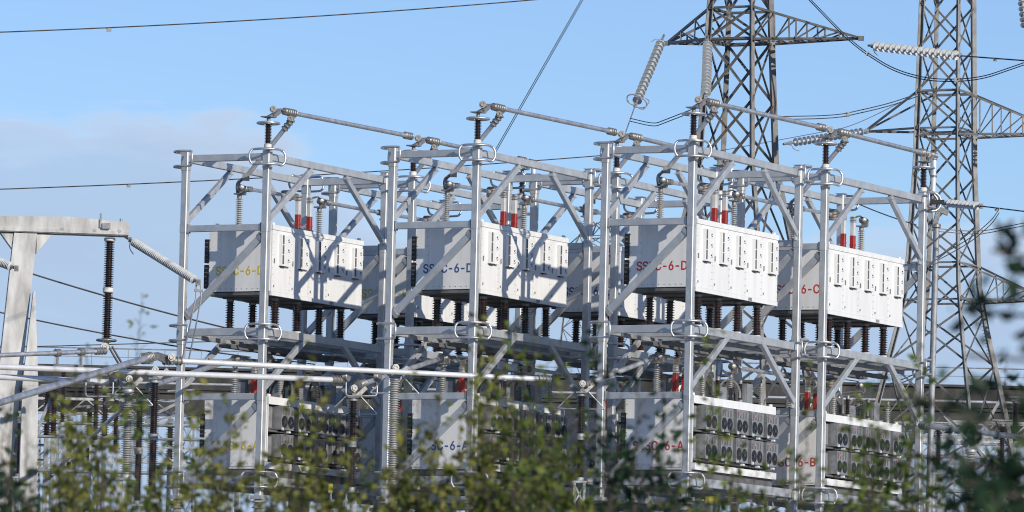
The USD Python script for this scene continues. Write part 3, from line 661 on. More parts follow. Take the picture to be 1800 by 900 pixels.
# ------------------------------------------------------------------ concrete gantry on the left
Yg = 176.0
gl, gr = P(-120, 400, Yg - .8), P(225, 405, Yg)
T = Thing('concrete_gantry', 'weathered pale concrete gantry with tapered leg at the left edge', 'gantry', A3(P(45, 600, Yg)[0], Yg, YARD), 0, None, world=True)
d = norm(A3(gr[0] - gl[0], gr[1] - gl[1], 0)); zb, zt = P(225, 416, Yg)[2], P(225, 391, Yg)[2]
n_ = A3(-d[1], d[0], 0)
ctr = P(45, 420, Yg - .4); Lr = np.linalg.norm((gr - ctr)[:2]); prof = []
v = []
for s, zz in ((-4.6, .36), (-3, .40), (-.4, .44), (1.2, .48), (Lr * .75, .42), (Lr, .38)):
    q = A3(ctr[0], ctr[1], zb) + d * s
    for o, hz in ((-.3, 0), (.3, 0), (.3, zz), (-.3, zz)): v.append(q + n_ * o + A3(0, 0, hz))
f = []
for i in range(5):
    for k in range(4):
        a, b = i * 4 + k, i * 4 + (k + 1) % 4; f += [[a, b, b + 4], [a, b + 4, a + 4]]
f += [[0, 2, 1], [0, 3, 2], [20, 21, 22], [20, 22, 23]]
T.part('beam', (np.array(v), np.array(f)), CONC)
T.part('beam_edge', MB().bar(A3(*(ctr + d * -4.6 - n_ * .31)[:2], zb + .07), A3(*(ctr + d * Lr - n_ * .31)[:2], zb + .07), .06, .10), CONC)
def taper(p, q, w0, w1, t0, t1):
    v = []
    for c, w, t in ((p, w0, t0), (q, w1, t1)):
        for a, b in ((-w, -t), (w, -t), (w, t), (-w, t)): v.append(np.asarray(c) + d * a / 2 + n_ * b / 2)
    f = []
    for k in range(4): b = (k + 1) % 4; f += [[k, b, b + 4], [k, b + 4, k + 4]]
    return np.array(v), np.array(f + [[0, 2, 1], [0, 3, 2], [4, 5, 6], [4, 6, 7]])
top = A3(ctr[0], ctr[1], zb)
dn = top - A3(0, 0, zb - YARD)
T.part('leg', taper(dn - d * .98, top - d * .02 - A3(0, 0, .02), .66, .64, .7, .5), CONC)
ka = top + d * .21 - n_ * .42 - A3(0, 0, 4.3)
T.part('fin', taper(ka, top + d * .26 - n_ * .27 - A3(0, 0, 1.65), .44, .05, .4, .3), CONC)
T.part('leg', taper(A3(ka[0], ka[1], YARD) + d * .02 - n_ * .3, ka - A3(0, 0, .004), .56, .44, .5, .4), CONC)
m = MB()
for s in (-1, 1):
    a = top + d * (.3 * s) - A3(0, 0, .02); pv = [a, a + d * (.42 * s), a - A3(0, 0, .55)]
    vv = np.array([p + n_ * o for o in (-.2, .2) for p in pv]); m.add(vv, [[0, 1, 2], [3, 5, 4], [0, 3, 4], [0, 4, 1], [1, 4, 5], [1, 5, 2], [2, 5, 3], [2, 3, 0]])
T.part('haunch', m, CONC)
m = MB()
for s in (-3.2, -2.2, -1.1, 1.0, 1.9, 2.6): m.cyl(A3(*(ctr + d * s - n_ * .35)[:2], zb + .12), A3(*(ctr + d * s - n_ * .29)[:2], zb + .12), .05, 10)
q = A3(*(ctr + d * (Lr - .8))[:2], zb + .40); m.bar(q - n_ * .33 - A3(0, 0, .2), q - n_ * .33 + A3(0, 0, .2), .05); m.box(q - n_ * .36 + d * .16 - A3(0, 0, .15), (.22, .08, .16)); m.cyl(A3(*(ctr + d * (Lr - .2))[:2], zb + .4), A3(*(ctr + d * (Lr - .2))[:2], zb + .5), .04)
T.part('fittings', m, GALV_DULL)
# hanging brown double insulator
t = P(193, 418, Yg); b = P(187, 602, Yg); T = Thing('hanging_insulator', 'dark brown two-stage insulator hanging under the concrete gantry', 'insulator', t, 0, None, world=True)
mid = (t + b) / 2; ax = norm(b - t)
for a0, a1 in ((t + ax * .1, mid - ax * .06), (mid + ax * .06, b - ax * .1)): T.part('sheds', sheds(a0, a1, .085, .145, 26, 16), BROWN, 40)
for q0, q1, rr in ((t, t + ax * .1, .16), (mid - ax * .07, mid + ax * .07, .15), (b - ax * .1, b, .14)): T.part('cap', MB().cyl(q0, q1, rr, 16, .02), CEMENT, 40)
m = MB(); an = np.linspace(0, 2 * PI, 25)[:-1]; m.tube(np.stack([b[0] + .26 * np.cos(an), b[1] + .26 * np.sin(an), np.full(24, b[2] + .06)], 1), .035, 8, closed=True); m.bar(b + A3(-.26, 0, .05), b + A3(.26, 0, .05), .08, .03); m.box(b - A3(0, 0, .1), (.14, .14, .2)); drum(m, b - A3(.05, .1, .14), (.3, -1, 0), .1, .2)
T.part('corona_ring', m, ALU_CAST, 50)
m = MB()
for k in (0, 1): m.tube(rounded([b + A3(.06 + .1 * k, 0, -.1), b + A3(.25 + .1 * k, 0, -.42), b + A3(.5 + .1 * k, .1, -.8)], .2, 4), .03, 7)
T.part('jumper', m, WIRE, 50)

# ------------------------------------------------------------------ strings
def string(a, b, rad, count, label, mat=DISC, ring=False, group='insulator strings', fine=False, hot=1):
    T = Thing('insulator_string', label, 'insulator', a, 0, group, world=True); d = norm(b - a)
    if fine: T.part('sheds', sheds(a + d * .1, b - d * .1, rad * .62, rad, count, 14), mat, 40)
    else: T.part('discs', discs(a + d * .08, b - d * .08, rad, count), mat, 35)
    T.part('end_fitting', MB().cyl(a - d * .38, a + d * .1, .04, 8).box(a - d * .08, (.1, .05, .14)), ALU_CAST); T.part('end_fitting', MB().cyl(b - d * .1, b + d * .12, .045, 8).box(b + d * .1, (.12, .06, .16)), ALU_CAST)
    x = norm(np.cross(d, A3(0, 1, 0.2))); m = MB(); p = a - d * .05; m.tube(rounded([p, p - x * .22 + d * .1, p - x * .30 + d * .35], .1, 4), .014, 6); T.part('arcing_horn', m, GALV_DULL)
    if ring:
        c = b - d * .15; y = np.cross(d, x); m = MB(); an = np.linspace(0, 2 * PI, 21)[:-1]
        m.tube(np.array([c + x * .36 * np.cos(t) + y * .22 * np.sin(t) for t in an]), .022, 6, closed=True)
        m.tube(rounded([c + x * .36, c + x * .30 + d * .3, b + d * .16, c - x * .30 + d * .3, c - x * .36], .1, 4), .02, 6); m.tube(rounded([c + x * .36, c + x * .40 - d * .35, c + x * .22 - d * .38], .1, 4), .016, 6)
        T.part('grading_ring', m, GALV_DULL)
    return T
YT1, YT2 = 215.0, 225.0
string(P(1163, 72, YT1 - 2), P(1118, 182, YT1 - 5), .155, 15, 'grey disc string hanging slantwise from the left tip of the tower arm', ring=True)
string(P(1244, 74, YT1 - 2.5), P(1241, 168, YT1 - 5), .16, 15, 'grey disc string hanging straight in front of the left tower')
string(P(1535, 81, 213), P(1686, 98, 207), .155, 15, 'pale disc string pulled level between the two towers')
string(P(1392, 251, 205), P(1520, 231, 207), .13, 16, 'pale disc string behind the tube of the red back frame')
string(P(1664, 357, 192), P(1722, 362, 190), .12, 8, 'short disc string behind the far right post of the red frame')
string(P(1793, -40, 200), P(1803, 52, 199), .15, 9, 'grey disc string at the top right edge', ring=False)
string(P(231, 423, Yg + 1), P(345, 494, Yg - 1), .125, 40, 'pale ribbed string stretched right from the concrete gantry', DISC, fine=True)
string(P(-60, 438, Yg - 2), P(24, 470, Yg - 3), .125, 30, 'pale ribbed string cut by the left edge', DISC, fine=True)
string(P(1727, 555, 228), P(1746, 645, 228), .12, 14, 'pale disc string hanging low at the right tower', DISC)
# double corona ring at the far post
c = W(2, 1, .1, LB + .35, 9.98); T = Thing('corona_ring_pair', 'pair of large silver rings beside the far right post', 'corona ring', c, 0, None, world=True)
an = np.linspace(0, 2 * PI, 29)[:-1]
for k, s in ((-.12, 1), (.12, 1)):
    q = c + A3(0, 0, 0) + A3(.35, -.94, 0) * k
    T.part('ring', MB().tube(np.array([q + A3(.94, .35, 0) * .28 * math.cos(t) + A3(0, 0, .28 * math.sin(t)) for t in an]), .04, 8, closed=True), ALU, 50)
m = MB(); m.bar(c + A3(-.3, 0, .0), c + A3(.4, 0, .0), .14); m.bar(c - A3(0, 0, .25), c + A3(0, 0, .25), .06); T.part('yoke', m, BLACK)

# ------------------------------------------------------------------ conductors
def wire(pts, r, label, mat=WIRE, s=0.0, n=20, spacer=None, group='overhead conductors', twin=0.0):
    """pts: (px, py, depth) points of the wire."""
    Q = [P(*p) for p in pts]
    if len(Q) == 2: c = sag(Q[0], Q[1], s, n)
    else: c = rounded(Q, 3.0, 8)
    if not twin and not spacer:
        return single('conductor', MB().tube(c, r, 6), mat, label, 'cable', group, 50)
    T = Thing('conductor', label, 'cable', Q[0], 0, group, world=True)
    T.part('strand', MB().tube(c, r, 6), mat, 50)
    if twin: T.part('strand', MB().tube(c + A3(0, .05, -twin), r, 6), mat, 50)
    for t in (spacer or ()):
        q = c[int(t * (len(c) - 1))]; T.part('spacer', MB().box(q - A3(0, 0, twin / 2 + (.05 if not twin else 0)), (.12, .06, twin + .08)), GALV_DULL)
wire([(-40, 58, 150), (980, -4, 165)], .018, 'thick conductor crossing the sky at the top left', s=.1, spacer=(.25,))
wire([(-40, 334, 182), (1075, 272, 214)], .02, 'thin conductor passing level behind the frame tops', s=.12, spacer=(.215,))
wire([(1027, -10, 190), (868, 268, 198)], .014, 'steep pair of conductors descending to the blue frame', WIRE_PALE, twin=.10)
wire([(-40, 450, 196), (420, 582, 200)], .028, 'upper thick conductor behind the concrete gantry leg', s=.1)
wire([(-40, 540, 196), (440, 628, 200)], .026, 'lower thick conductor behind the concrete gantry leg', s=.1)
wire([(-40, 612, 205), (460, 598, 205)], .018, 'thin level conductor behind the concrete gantry leg')
wire([(345, 494, 175), (345, 520, 175), (333, 575, 174.5), (318, 640, 170)], .022, 'short pale jumper falling beside the left post of the yellow frame', WIRE_PALE, twin=.0, spacer=(.1,))
wire([(352, 494, 175.5), (354, 522, 175.5), (344, 575, 175), (330, 640, 170)], .022, 'second pale jumper just behind the yellow frame left post', WIRE_PALE, spacer=(.1,))
wire([(1117, 184, 210), (1100, 232, 206)], .022, 'short rod below the slanting disc string', WIRE_PALE)
wire([(1108, 208, 207), (1150, 218, 206), (1222, 190, 200)], .016, 'drooping twin jumper left of the left tower', WIRE, twin=.09)
wire([(1368, 205, 206), (1470, 203, 208), (1560, 183, 214), (1618, 163, 222)], .018, 'drooping twin jumper between the two towers', WIRE, twin=.09, spacer=(.5,))
wire([(1402, -25, 213), (1450, 25, 213), (1486, 62, 212.5), (1515, 86, 212), (1572, 123, 210), (1640, 140, 208), (1720, 138, 207), (1812, 106, 205)], .018, 'drooping twin jumper passing under the level disc string', WIRE, twin=.07, spacer=(.5, .85))
wire([(1688, 98, 207), (1820, 108, 200)], .026, 'conductor from the level disc string to the right edge', WIRE, spacer=(.5,))
wire([(1722, 362, 190), (1820, 374, 184)], .022, 'conductor from the short disc string to the right edge', WIRE, spacer=(.35,))
wire([(1757, 366, 187), (1745, 385, 188), (1705, 420, 190), (1640, 455, 191)], .014, 'thin pale loop falling from the short disc string', WIRE_PALE, twin=.12)
wire([(1650, 402, 190), (1720, 408, 190), (1820, 388, 188)], .014, 'thin pale twin jumper at the right edge', WIRE_PALE, twin=.08, spacer=(.6,))
wire([(1480, 345, 200), (1610, 395, 205)], .02, 'thin dark cable behind the red back frame', WIRE, s=.06)
wire([(1250, 268, 214), (1500, 222, 224), (1612, 165, 224)], .012, 'thin dark tie wire to the right tower', WIRE)
wire([(1520, 232, 223), (1480, 240, 222), (1440, 246, 222)], .03, 'short dark rod at the left tip of the right tower arm', WIRE)
wire([(1400, 692, 236), (1520, 690, 236), (1600, 662, 234), (1640, 640, 233)], .022, 'pale cable rising across the dark girder at the right', WIRE_PALE, twin=.12)

# ------------------------------------------------------------------ towers
def lattice_tower(label, cx_px, cy_px, Yd, prof, panels, arms, legw, brw, mat, far=False):
    """prof: (z, half diagonal); panels: z of the nodes; arms: (z bottom, z top, length, side, levels)."""
    c = P(cx_px, cy_px, Yd); base = A3(c[0], c[1], YARD)
    T = Thing('lattice_tower', label, 'pylon', base, 0, None, world=True)
    zs, hs = zip(*prof); hd = lambda z: np.interp(z, zs, hs)
    dirs = [A3(-.94, -.34, 0), A3(.34, -.94, 0), A3(.94, .34, 0), A3(-.34, .94, 0)]         # left, front, right, rear
    at = lambda k, z: A3(base[0], base[1], z) + dirs[k % 4] * hd(z)
    for k in range(4):
        m = MB()
        ks = sorted(set([YARD, *[z for z in zs if YARD < z < panels[-1]], panels[-1]]))
        for z0, z1 in zip(ks[:-1], ks[1:]): m.angle(at(k, z0), at(k, z1), legw, legw * .2, up=dirs[k])
        T.part('leg', m, mat)
    for z0, z1 in zip(panels[:-1], panels[1:]):
        for k in range(4):
            out = norm(dirs[k] + dirs[(k + 1) % 4])
            T.part('brace', MB().angle(at(k, z0) + out * .01, at(k + 1, z1) + out * .01, brw, up=out), mat)
            T.part('brace', MB().angle(at(k + 1, z0) - out * .05, at(k, z1) - out * .05, brw, up=out), mat)
    for z in arms_levels(arms, panels):
        for k in range(4): T.part('strut', MB().angle(at(k, z), at(k + 1, z), brw * 1.1), mat)
    for (z0, z1, ln, side, nv) in arms:
        ad = A3(.9, -.42, 0) * side; ks = (1, 2) if side > 0 else (0, 3)
        tip = A3(base[0], base[1], z0) + ad * ln; am = TOWER_PALE if side < 0 else mat
        ar = T.part('crossarm', MB().box(tip, (.2, .2, .14)), mat)
        for k in ks:
            b0, b1 = at(k, z0), at(k, z1)
            T.part('chord', MB().angle(b0, tip, brw * 1.15), am, under=ar); T.part('chord', MB().angle(b1, tip, brw * 1.05), am, under=ar)
            pp = None
            for j in range(1, nv + 1):
                t = j / (nv + 1); lo, hi = b0 * (1 - t) + tip * t, b1 * (1 - t) + tip * t
                T.part('arm_brace', MB().angle(lo, hi, brw * .75), am, under=ar)
                if pp is None: T.part('arm_brace', MB().angle(b0, hi, brw * .75), am, under=ar)
                else: T.part('arm_brace', MB().angle(pp, hi, brw * .75), am, under=ar)
                pp = lo
        for j in range(1, nv + 1):
            t = j / (nv + 1); T.part('arm_brace', MB().angle(at(ks[0], z0) * (1 - t) + tip * t, at(ks[1], z0) * (1 - t) + tip * t, brw * .75), am, under=ar)
            t2 = (j - 1) / (nv + 1); T.part('arm_brace', MB().angle(at(ks[0], z0) * (1 - t2) + tip * t2, at(ks[1], z0) * (1 - t) + tip * t, brw * .7), am, under=ar)
    return T
def arms_levels(arms, panels): return sorted(set([a[0] for a in arms] + [a[1] for a in arms] + [panels[len(panels) // 2 - 1]]))
zat = lambda py, Yd, px=1300: float(P(px, py, Yd)[2])
z1 = lambda py: zat(py, YT1, 1302)
z2 = lambda py: zat(py, YT2, 1664)
pn = [YARD]
while pn[-1] < z1(290) - 2.6: pn.append(pn[-1] + 2.55)
pn[-1] = z1(290); pn += [z1(180), z1(72), z1(17), z1(-90), z1(-200), z1(-310), z1(-420)]
lattice_tower('dark steel lattice tower with a drooping disc string, left of the two towers', 1298, 200, YT1,
    [(YARD, 4.2), (z1(430), 2.1), (z1(290), 1.42), (z1(72), 1.18), (z1(0), 1.11), (z1(-420), .9)], pn,
    [(z1(72), z1(17), 2.75, -1, 2), (z1(74), z1(17), 4.5, 1, 4)], .18, .078, TOWER)
pn = [YARD]
while pn[-1] < z2(640) - 1.5: pn.append(pn[-1] + 2.4)
pn[-1] = z2(640); pn += [z2(y) for y in (550, 465, 395, 310, 226, 162, 85, 10, -70, -160, -260)]
lattice_tower('tall steel lattice tower at the right with arms at mid height', 1661, 300, YT2,
    [(YARD, 4.9), (z2(720), 2.5), (z2(580), 1.75), (z2(500), 1.41), (z2(290), 1.15), (z2(0), 1.01), (z2(-260), .85)], pn,
    [(z2(228), z2(162), 3.15, -1, 0), (z2(240), z2(163), 4.6, 1, 4), (z2(530), z2(465), 4.0, 1, 3)], .16, .063, TOWER_PALE)
zf = lambda py: zat(py + 20, 620, 1040)
pn = [YARD] + [zf(y) for y in (1100, 900, 760, 640, 560, 500, 450, 428, 395, 370)]
lattice_tower('small distant lattice tower seen between the blue and red frames', 1052, 400, 620,
    [(YARD, 7), (zf(640), 4.0), (zf(450), 3.0), (zf(428), 2.8), (zf(395), 2.0), (zf(370), .6)], pn,
    [(zf(428), zf(396), 4.5, -1, 1), (zf(428), zf(396), 4.5, 1, 1)], .15, .075, TOWER)

# grey pole beside the last post
a, b = P(1646, 398, 191), P(1632, 728, 191); T = Thing('cable_riser', 'tall grey pole just right of the last frame post', 'pole', A3(b[0], b[1], YARD), 0, None, world=True)
T.part('pole', MB().tube([A3(b[0], b[1], YARD), a], .095, 14), GALV_DULL, 50)
m = MB(); m.cyl(a - A3(0, 0, .05), a + A3(0, 0, .08), .14, 14, .02); m.bar(a + A3(-.05, 0, .06), a + A3(.05, 0, .45), .2, .16); m.box(a + A3(.12, 0, .5), (.5, .2, .16), trimesh.transformations.rotation_matrix(.35, (0, 1, 0))[:3, :3]); T.part('cable_head', m, ALU_CAST)

# ------------------------------------------------------------------ the dark gantry behind and the yard clutter
YG = 250.0
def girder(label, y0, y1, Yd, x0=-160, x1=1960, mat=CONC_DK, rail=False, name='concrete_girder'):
    a0, a1 = P(x0, y0 - .0, Yd), P(x0, y1, Yd); zt, zb = P(900, y0, Yd)[2], P(900, y1, Yd)[2]; xa, xb = a0[0], P(x1, y0, Yd)[0]
    T = Thing(name, label, 'girder', A3((xa + xb) / 2, Yd, YARD), 0, None, world=True); step = 3.6; x = xa; rn = random.Random(int(y0))
    while x < xb - .1:
        e = min(x + step, xb); T.part('beam_section', MB().span(A3(x + .012, Yd - .35 + rn.uniform(-.012, .012), zb), A3(e - .012, Yd + .35, zt)), mat)
        x = e
    m = MB(); m.span(A3(xa, Yd - .46, zt + .002), A3(xb, Yd + .46, zt + .10)); T.part('top_flange', m, mat)
    m = MB(); m.span(A3(xa, Yd - .44, zb - .12), A3(xb, Yd + .4, zb - .002)); T.part('bottom_flange', m, mat)
    for x in np.arange(xa + 4, xb, 11.5): T.part('column', MB().bar((x, Yd, YARD), (x, Yd, zb - .122), .62, .62, up=(0, 1, 0)), mat)
    if rail:
        k = 0
        for x in np.arange(xa, xb, 1.45): T.part('rail_post', MB().bar((x, Yd - .3, zt + .10), (x, Yd - .3, zt + .78), .035, c=0), GALV_DULL)
        T.part('handrail', MB().tube([(xa, Yd - .3, zt + .78), (xb, Yd - .3, zt + .78)], .03, 6), GALV_DULL)
        T.part('handrail', MB().tube([(xa, Yd - .3, zt + .44), (xb, Yd - .3, zt + .44)], .016, 6), GALV_DULL)
    return T
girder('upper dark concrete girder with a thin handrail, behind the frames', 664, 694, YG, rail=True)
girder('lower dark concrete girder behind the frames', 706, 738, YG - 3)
for i, (py, Yd, r, lb) in enumerate(((688, YG - 6, .055, 'pale pipe running level in front of the dark girders'), (762, 228, .05, 'grey pipe running level below the dark girders'), (786, 222, .05, 'second grey pipe running level below the dark girders'), (846, 220, .06, 'lowest grey pipe running level behind the bushes'))):
    a, b = P(-60, py - 0, Yd), P(1860, py, Yd); b[2] = a[2] = P(900, py, Yd)[2]
    single('level_pipe', MB().tube([a, b], r, 8), GALV if i == 0 else GALV_DULL, lb, 'pipe', 'level pipes across the yard', 50)

# ------------------------------------------------------------------ signs
for px, py, lb in ((1250, 879, 'small yellow sign below the red front frame'), (951, 870, 'small yellow sign below the blue front frame'), (581, 858, 'small yellow tag below the yellow front frame')):
    q = P(px, py, 173); w = .34 if px > 700 else .12
    T = Thing('warning_sign', lb, 'sign', q, -TH, 'yellow signs below the frames')
    T.part('plate', MB().box((0, 0, 0), (w, .012, .2 if px > 700 else .24)), SIGN_Y)
    T.part('stake', MB().bar((0, .03, q[2] * 0 - (q[2] - YARD)), (0, .03, .1), .04, c=0), GALV_DULL)

# ------------------------------------------------------------------ yard clutter behind the lower storey
rn = random.Random(11)
spots = [(35, 780, 205), (112, 690, 215), (170, 706, 210), (205, 740, 222), (405, 770, 215), (650, 770, 214), (880, 775, 218), (1052, 770, 220), (1330, 770, 222), (1480, 770, 225), (1650, 790, 214), (1762, 786, 216), (1785, 745, 228)]
for i, (px, py, Yd) in enumerate(spots):
    where = ('behind the left concrete leg', 'first right of the concrete leg', 'second right of the concrete leg', 'left of the left grey insulator', 'behind the yellow frame', 'between the yellow and blue frames', 'behind the blue frame', 'between the blue and red frames', 'behind the red frame', 'behind the red back frame', 'first right of the last frame', 'second right of the last frame', 'at the right edge')[i]
    t = P(px, py - 40, Yd); T = long_insulator('yard_insulator', t, rn.uniform(1.5, 2.2), .07, .13, 22, BROWN, f'small brown yard insulator on a lattice stand {where}', group='small brown yard insulators')
    m = MB(); m.box(t + A3(0, 0, .04), (.3, .2, .08)); m.cyl(t + A3(-.35, 0, .13), t + A3(.35, .1, .13), .045, 8); T.part('clamp', m, ALU_CAST)
for i, (px, py, Yd) in enumerate([(60, 760, 232), (140, 745, 236), (330, 745, 235), (410, 745, 230), (1350, 740, 236), (1600, 745, 232), (1745, 745, 236), (1690, 770, 226)]):
    t = P(px, py, Yd); b = A3(t[0], t[1], YARD); h = t[2] - YARD
    where = ('behind the left concrete leg', 'just right of the left concrete leg', 'behind the left post of the yellow frame', 'behind the lower yellow cabinet', 'between the lower red cabinets', 'just left of the last frame post', 'near the right edge', 'under the right lattice tower')[i]
    T = Thing('lattice_column', f'dull steel lattice column {where}', 'column', b, 0, 'lattice columns in the yard', world=True)
    for sx in (-1, 1):
        for sy in (-1, 1): T.part('leg', MB().angle(b + A3(sx * .3, sy * .3, 0), b + A3(sx * .22, sy * .22, h), .06), GALV_DULL)
    nb = int(h / .9)
    for k in range(nb):
        z0, zz = h * k / nb, h * (k + 1) / nb; w0, w1 = .3 - .08 * k / nb, .3 - .08 * (k + 1) / nb; s = 1 if k % 2 else -1
        T.part('brace', MB().bar(b + A3(-s * w0, -w0, z0), b + A3(s * w1, -w1, zz), .035, c=0), GALV_DULL)
        T.part('brace', MB().bar(b + A3(s * w0, w0, z0), b + A3(-s * w1, w1, zz), .035, c=0), GALV_DULL)
    T.part('cross_arm', MB().bar(b + A3(-1.6, 0, h + .05), b + A3(1.6, .3, h + .05), .1, .1), GALV_DULL)
    T.part('cross_stay', MB().bar(b + A3(-1.5, 0, h - .02), b + A3(-.2, 0, h - 1.3), .05, c=0).bar(b + A3(1.5, 0, h - .02), b + A3(.2, 0, h - 1.3), .05, c=0), GALV_DULL)
for i, (a, b, Yd) in enumerate([((60, 830), (330, 700), 226), ((380, 700), (480, 860), 228), ((1660, 730), (1800, 880), 224), ((1625, 730), (1700, 850), 226), ((1760, 700), (1640, 900), 232), ((90, 700), (20, 860), 228)]):
    where = ('rising to the left frame post', 'behind the lower yellow cabinet', 'falling to the lower right corner', 'just right of the last frame post', 'under the right lattice tower', 'at the left edge')[i]
    single('stay_bar', MB().angle(P(*a, Yd), P(*b, Yd), .11), GALV_DULL, f'slanting dark stay bar {where}', 'stay bar', 'slanting stay bars in the yard')

for i, (x0, y0, x1, y1, Yd, where) in enumerate(((-60, 722, 330, 730, 238, 'across the lower left'), (60, 808, 520, 818, 229, 'low behind the lower yellow cabinet'), (1600, 800, 1860, 806, 233, 'low at the right edge'), (1610, 768, 1860, 772, 240, 'just above the lower truss at the right edge'), (600, 842, 1500, 862, 218, 'low behind the middle frames'))):
    a, b = P(x0, y0, Yd), P(x1, y1, Yd + 2); L = np.linalg.norm(b - a); nn_ = int(L / .62); d = (b - a) / L; hgt = A3(0, 0, .55)
    T = Thing('lattice_girder', f'dull lattice girder {where}', 'girder', (a + b) / 2, 0, 'lattice girders in the yard', world=True)
    for o in (A3(0, 0, 0), hgt, A3(0, .5, 0), hgt + A3(0, .5, 0)): T.part('chord', MB().angle(a + o, b + o, .07), GALV_DULL)
    for k in range(nn_):
        p, q = a + d * L * k / nn_, a + d * L * (k + 1) / nn_
        if k % 2: p, q = p + hgt, q
        else: p, q = p, q + hgt
        T.part('brace', MB().bar(p - A3(0, .04, 0), q - A3(0, .04, 0), .04, c=0), GALV_DULL)
    for t in (.15, .85):
        q = a + d * L * t
        T.part('leg', MB().angle(A3(q[0], q[1] + .25, YARD), q + A3(0, .25, -.04), .14), GALV_DULL)
dk = random.Random(4)
for i, px in enumerate((84, 96, 124, 158, 186, 300, 318, 420, 455)):
    Yd = 232 + dk.uniform(-6, 6); t = P(px, 690 + dk.uniform(-20, 60), Yd)
    where = ('first of the row right of the concrete leg', 'second of the row right of the concrete leg', 'third of the row right of the concrete leg', 'fourth of the row right of the concrete leg', 'fifth of the row right of the concrete leg', 'first behind the left post of the yellow frame', 'second behind the left post of the yellow frame', 'third behind the lower yellow cabinet', 'fourth behind the lower yellow cabinet')[i]
    T = Thing('isolator_pole', f'tall dark isolator pole, {where}', 'pole', A3(t[0], t[1], YARD), 0, 'dark isolator poles in the yard', world=True)
    T.part('post', MB().bar(A3(t[0], t[1], YARD), t - A3(0, 0, 1.9), .16), GALV_DULL)
    T.part('sheds', sheds(t - A3(0, 0, 1.9), t - A3(0, 0, .1), .09, .16, 20, 12), BROWN, 40)
    T.part('contact_arm', MB().bar(t - A3(.5, 0, .05), t + A3(.5, .1, dk.uniform(-.1, .3)), .07).box(t - A3(0, 0, .05), (.22, .22, .12)), ALU_CAST)

# ------------------------------------------------------------------ bushes in front
rng = np.random.default_rng(5)
def leaves(c, d, size):
    """c: centres, d: unit leaf directions, size: lengths. Returns folded four-triangle leaves."""
    n = len(c); r = rng.normal(size=(n, 3)); s = np.cross(d, r); s /= np.linalg.norm(s, axis=1, keepdims=True); nn = np.cross(s, d)
    L = size[:, None]; w = L * rng.uniform(.26, .36, (n, 1))
    v = np.stack([c, c + d * L * .45 + s * w + nn * L * .07, c + d * L, c + d * L * .45 - s * w + nn * L * .07, c + d * L * .5 - nn * L * .02], 1).reshape(-1, 3)
    k = np.arange(n)[:, None, None] * 5; f = (k + np.array([[0, 1, 4], [1, 2, 4], [2, 3, 4], [3, 0, 4]])[None]).reshape(-1, 3)
    return v, f
def sapling(name, label, cat, base, tips, leaf_mat, lsize, twig_len, spacing, leafed, group, per=7):
    """Stems from one base to each tip, twigs along them and leaves along the twigs. leafed: metres below the tip that carry leaves."""
    T = Thing(name, label, cat, base, 0, group, world=True)
    stem, C, D, S = MB(), [], [], []
    for tip in tips:
        b = base + A3(rng.uniform(-.35, .35), rng.uniform(-.35, .35), 0) * .8; h = tip[2] - b[2]
        mid = A3(b[0] * .35 + tip[0] * .65, b[1] * .4 + tip[1] * .6, b[2] + h * .55)
        t = np.linspace(0, 1, 26)[:, None]; path = (1 - t) ** 2 * b + 2 * t * (1 - t) * mid + t ** 2 * tip
        path[1:-1] += rng.normal(size=(24, 3)) * .010
        rad = np.linspace(.016, .0015, 26); stem.tube(path, rad, 5)
        zz = tip[2]
        while zz > max(tip[2] - leafed, b[2] + .5):
            i = np.searchsorted(path[:, 2], zz); i = min(max(i, 1), 25); q = path[i - 1] + (path[i] - path[i - 1]) * ((zz - path[i - 1][2]) / max(path[i][2] - path[i - 1][2], 1e-6))
            fall = (tip[2] - zz) / leafed; an = rng.uniform(0, 2 * PI); ln = twig_len * rng.uniform(.3, 1.0) * (.3 + .9 * min(1, fall * 1.6))
            dv = norm(A3(math.cos(an), math.sin(an), rng.uniform(.2, 1.1))); e = q + dv * ln; stem.tube([q, (q + e) / 2 + A3(0, 0, .02), e], [.0025, .002, .001], 4)
            if meshkit.noise(q * 5.5, 3) < (.40 if fall > .6 else .37): zz -= spacing; continue
            k = max(1, int(per * ln / twig_len * rng.uniform(.7, 1.3)))
            tt = rng.uniform(.1, 1.05, k)[:, None]; C.append(q + (e - q) * tt + rng.normal(size=(k, 3)) * .012)
            dd = dv + rng.normal(size=(k, 3)) * .8 - A3(0, 0, .25); D.append(dd / np.linalg.norm(dd, axis=1, keepdims=True)); S.append(lsize * rng.uniform(.6, 1.25, k))
            zz -= spacing * rng.uniform(.5, 1.5) * (1.5 - .8 * min(1, fall * 1.3))
    T.part('stem', stem, BARK, 60)
    v, f = leaves(np.vstack(C), np.vstack(D), np.concatenate(S))
    T.part('foliage', (v, f), leaf_mat, kind='stuff'); return T
YS = 36.0
def tips(lst, Y0, dy=1.5): return [P(x, y, Y0 + rng.uniform(-dy, dy)) for x, y in lst]
def at_ground(px, Y0): q = P(px, 880, Y0); return A3(q[0], Y0, float(ground_z(0, Y0)))
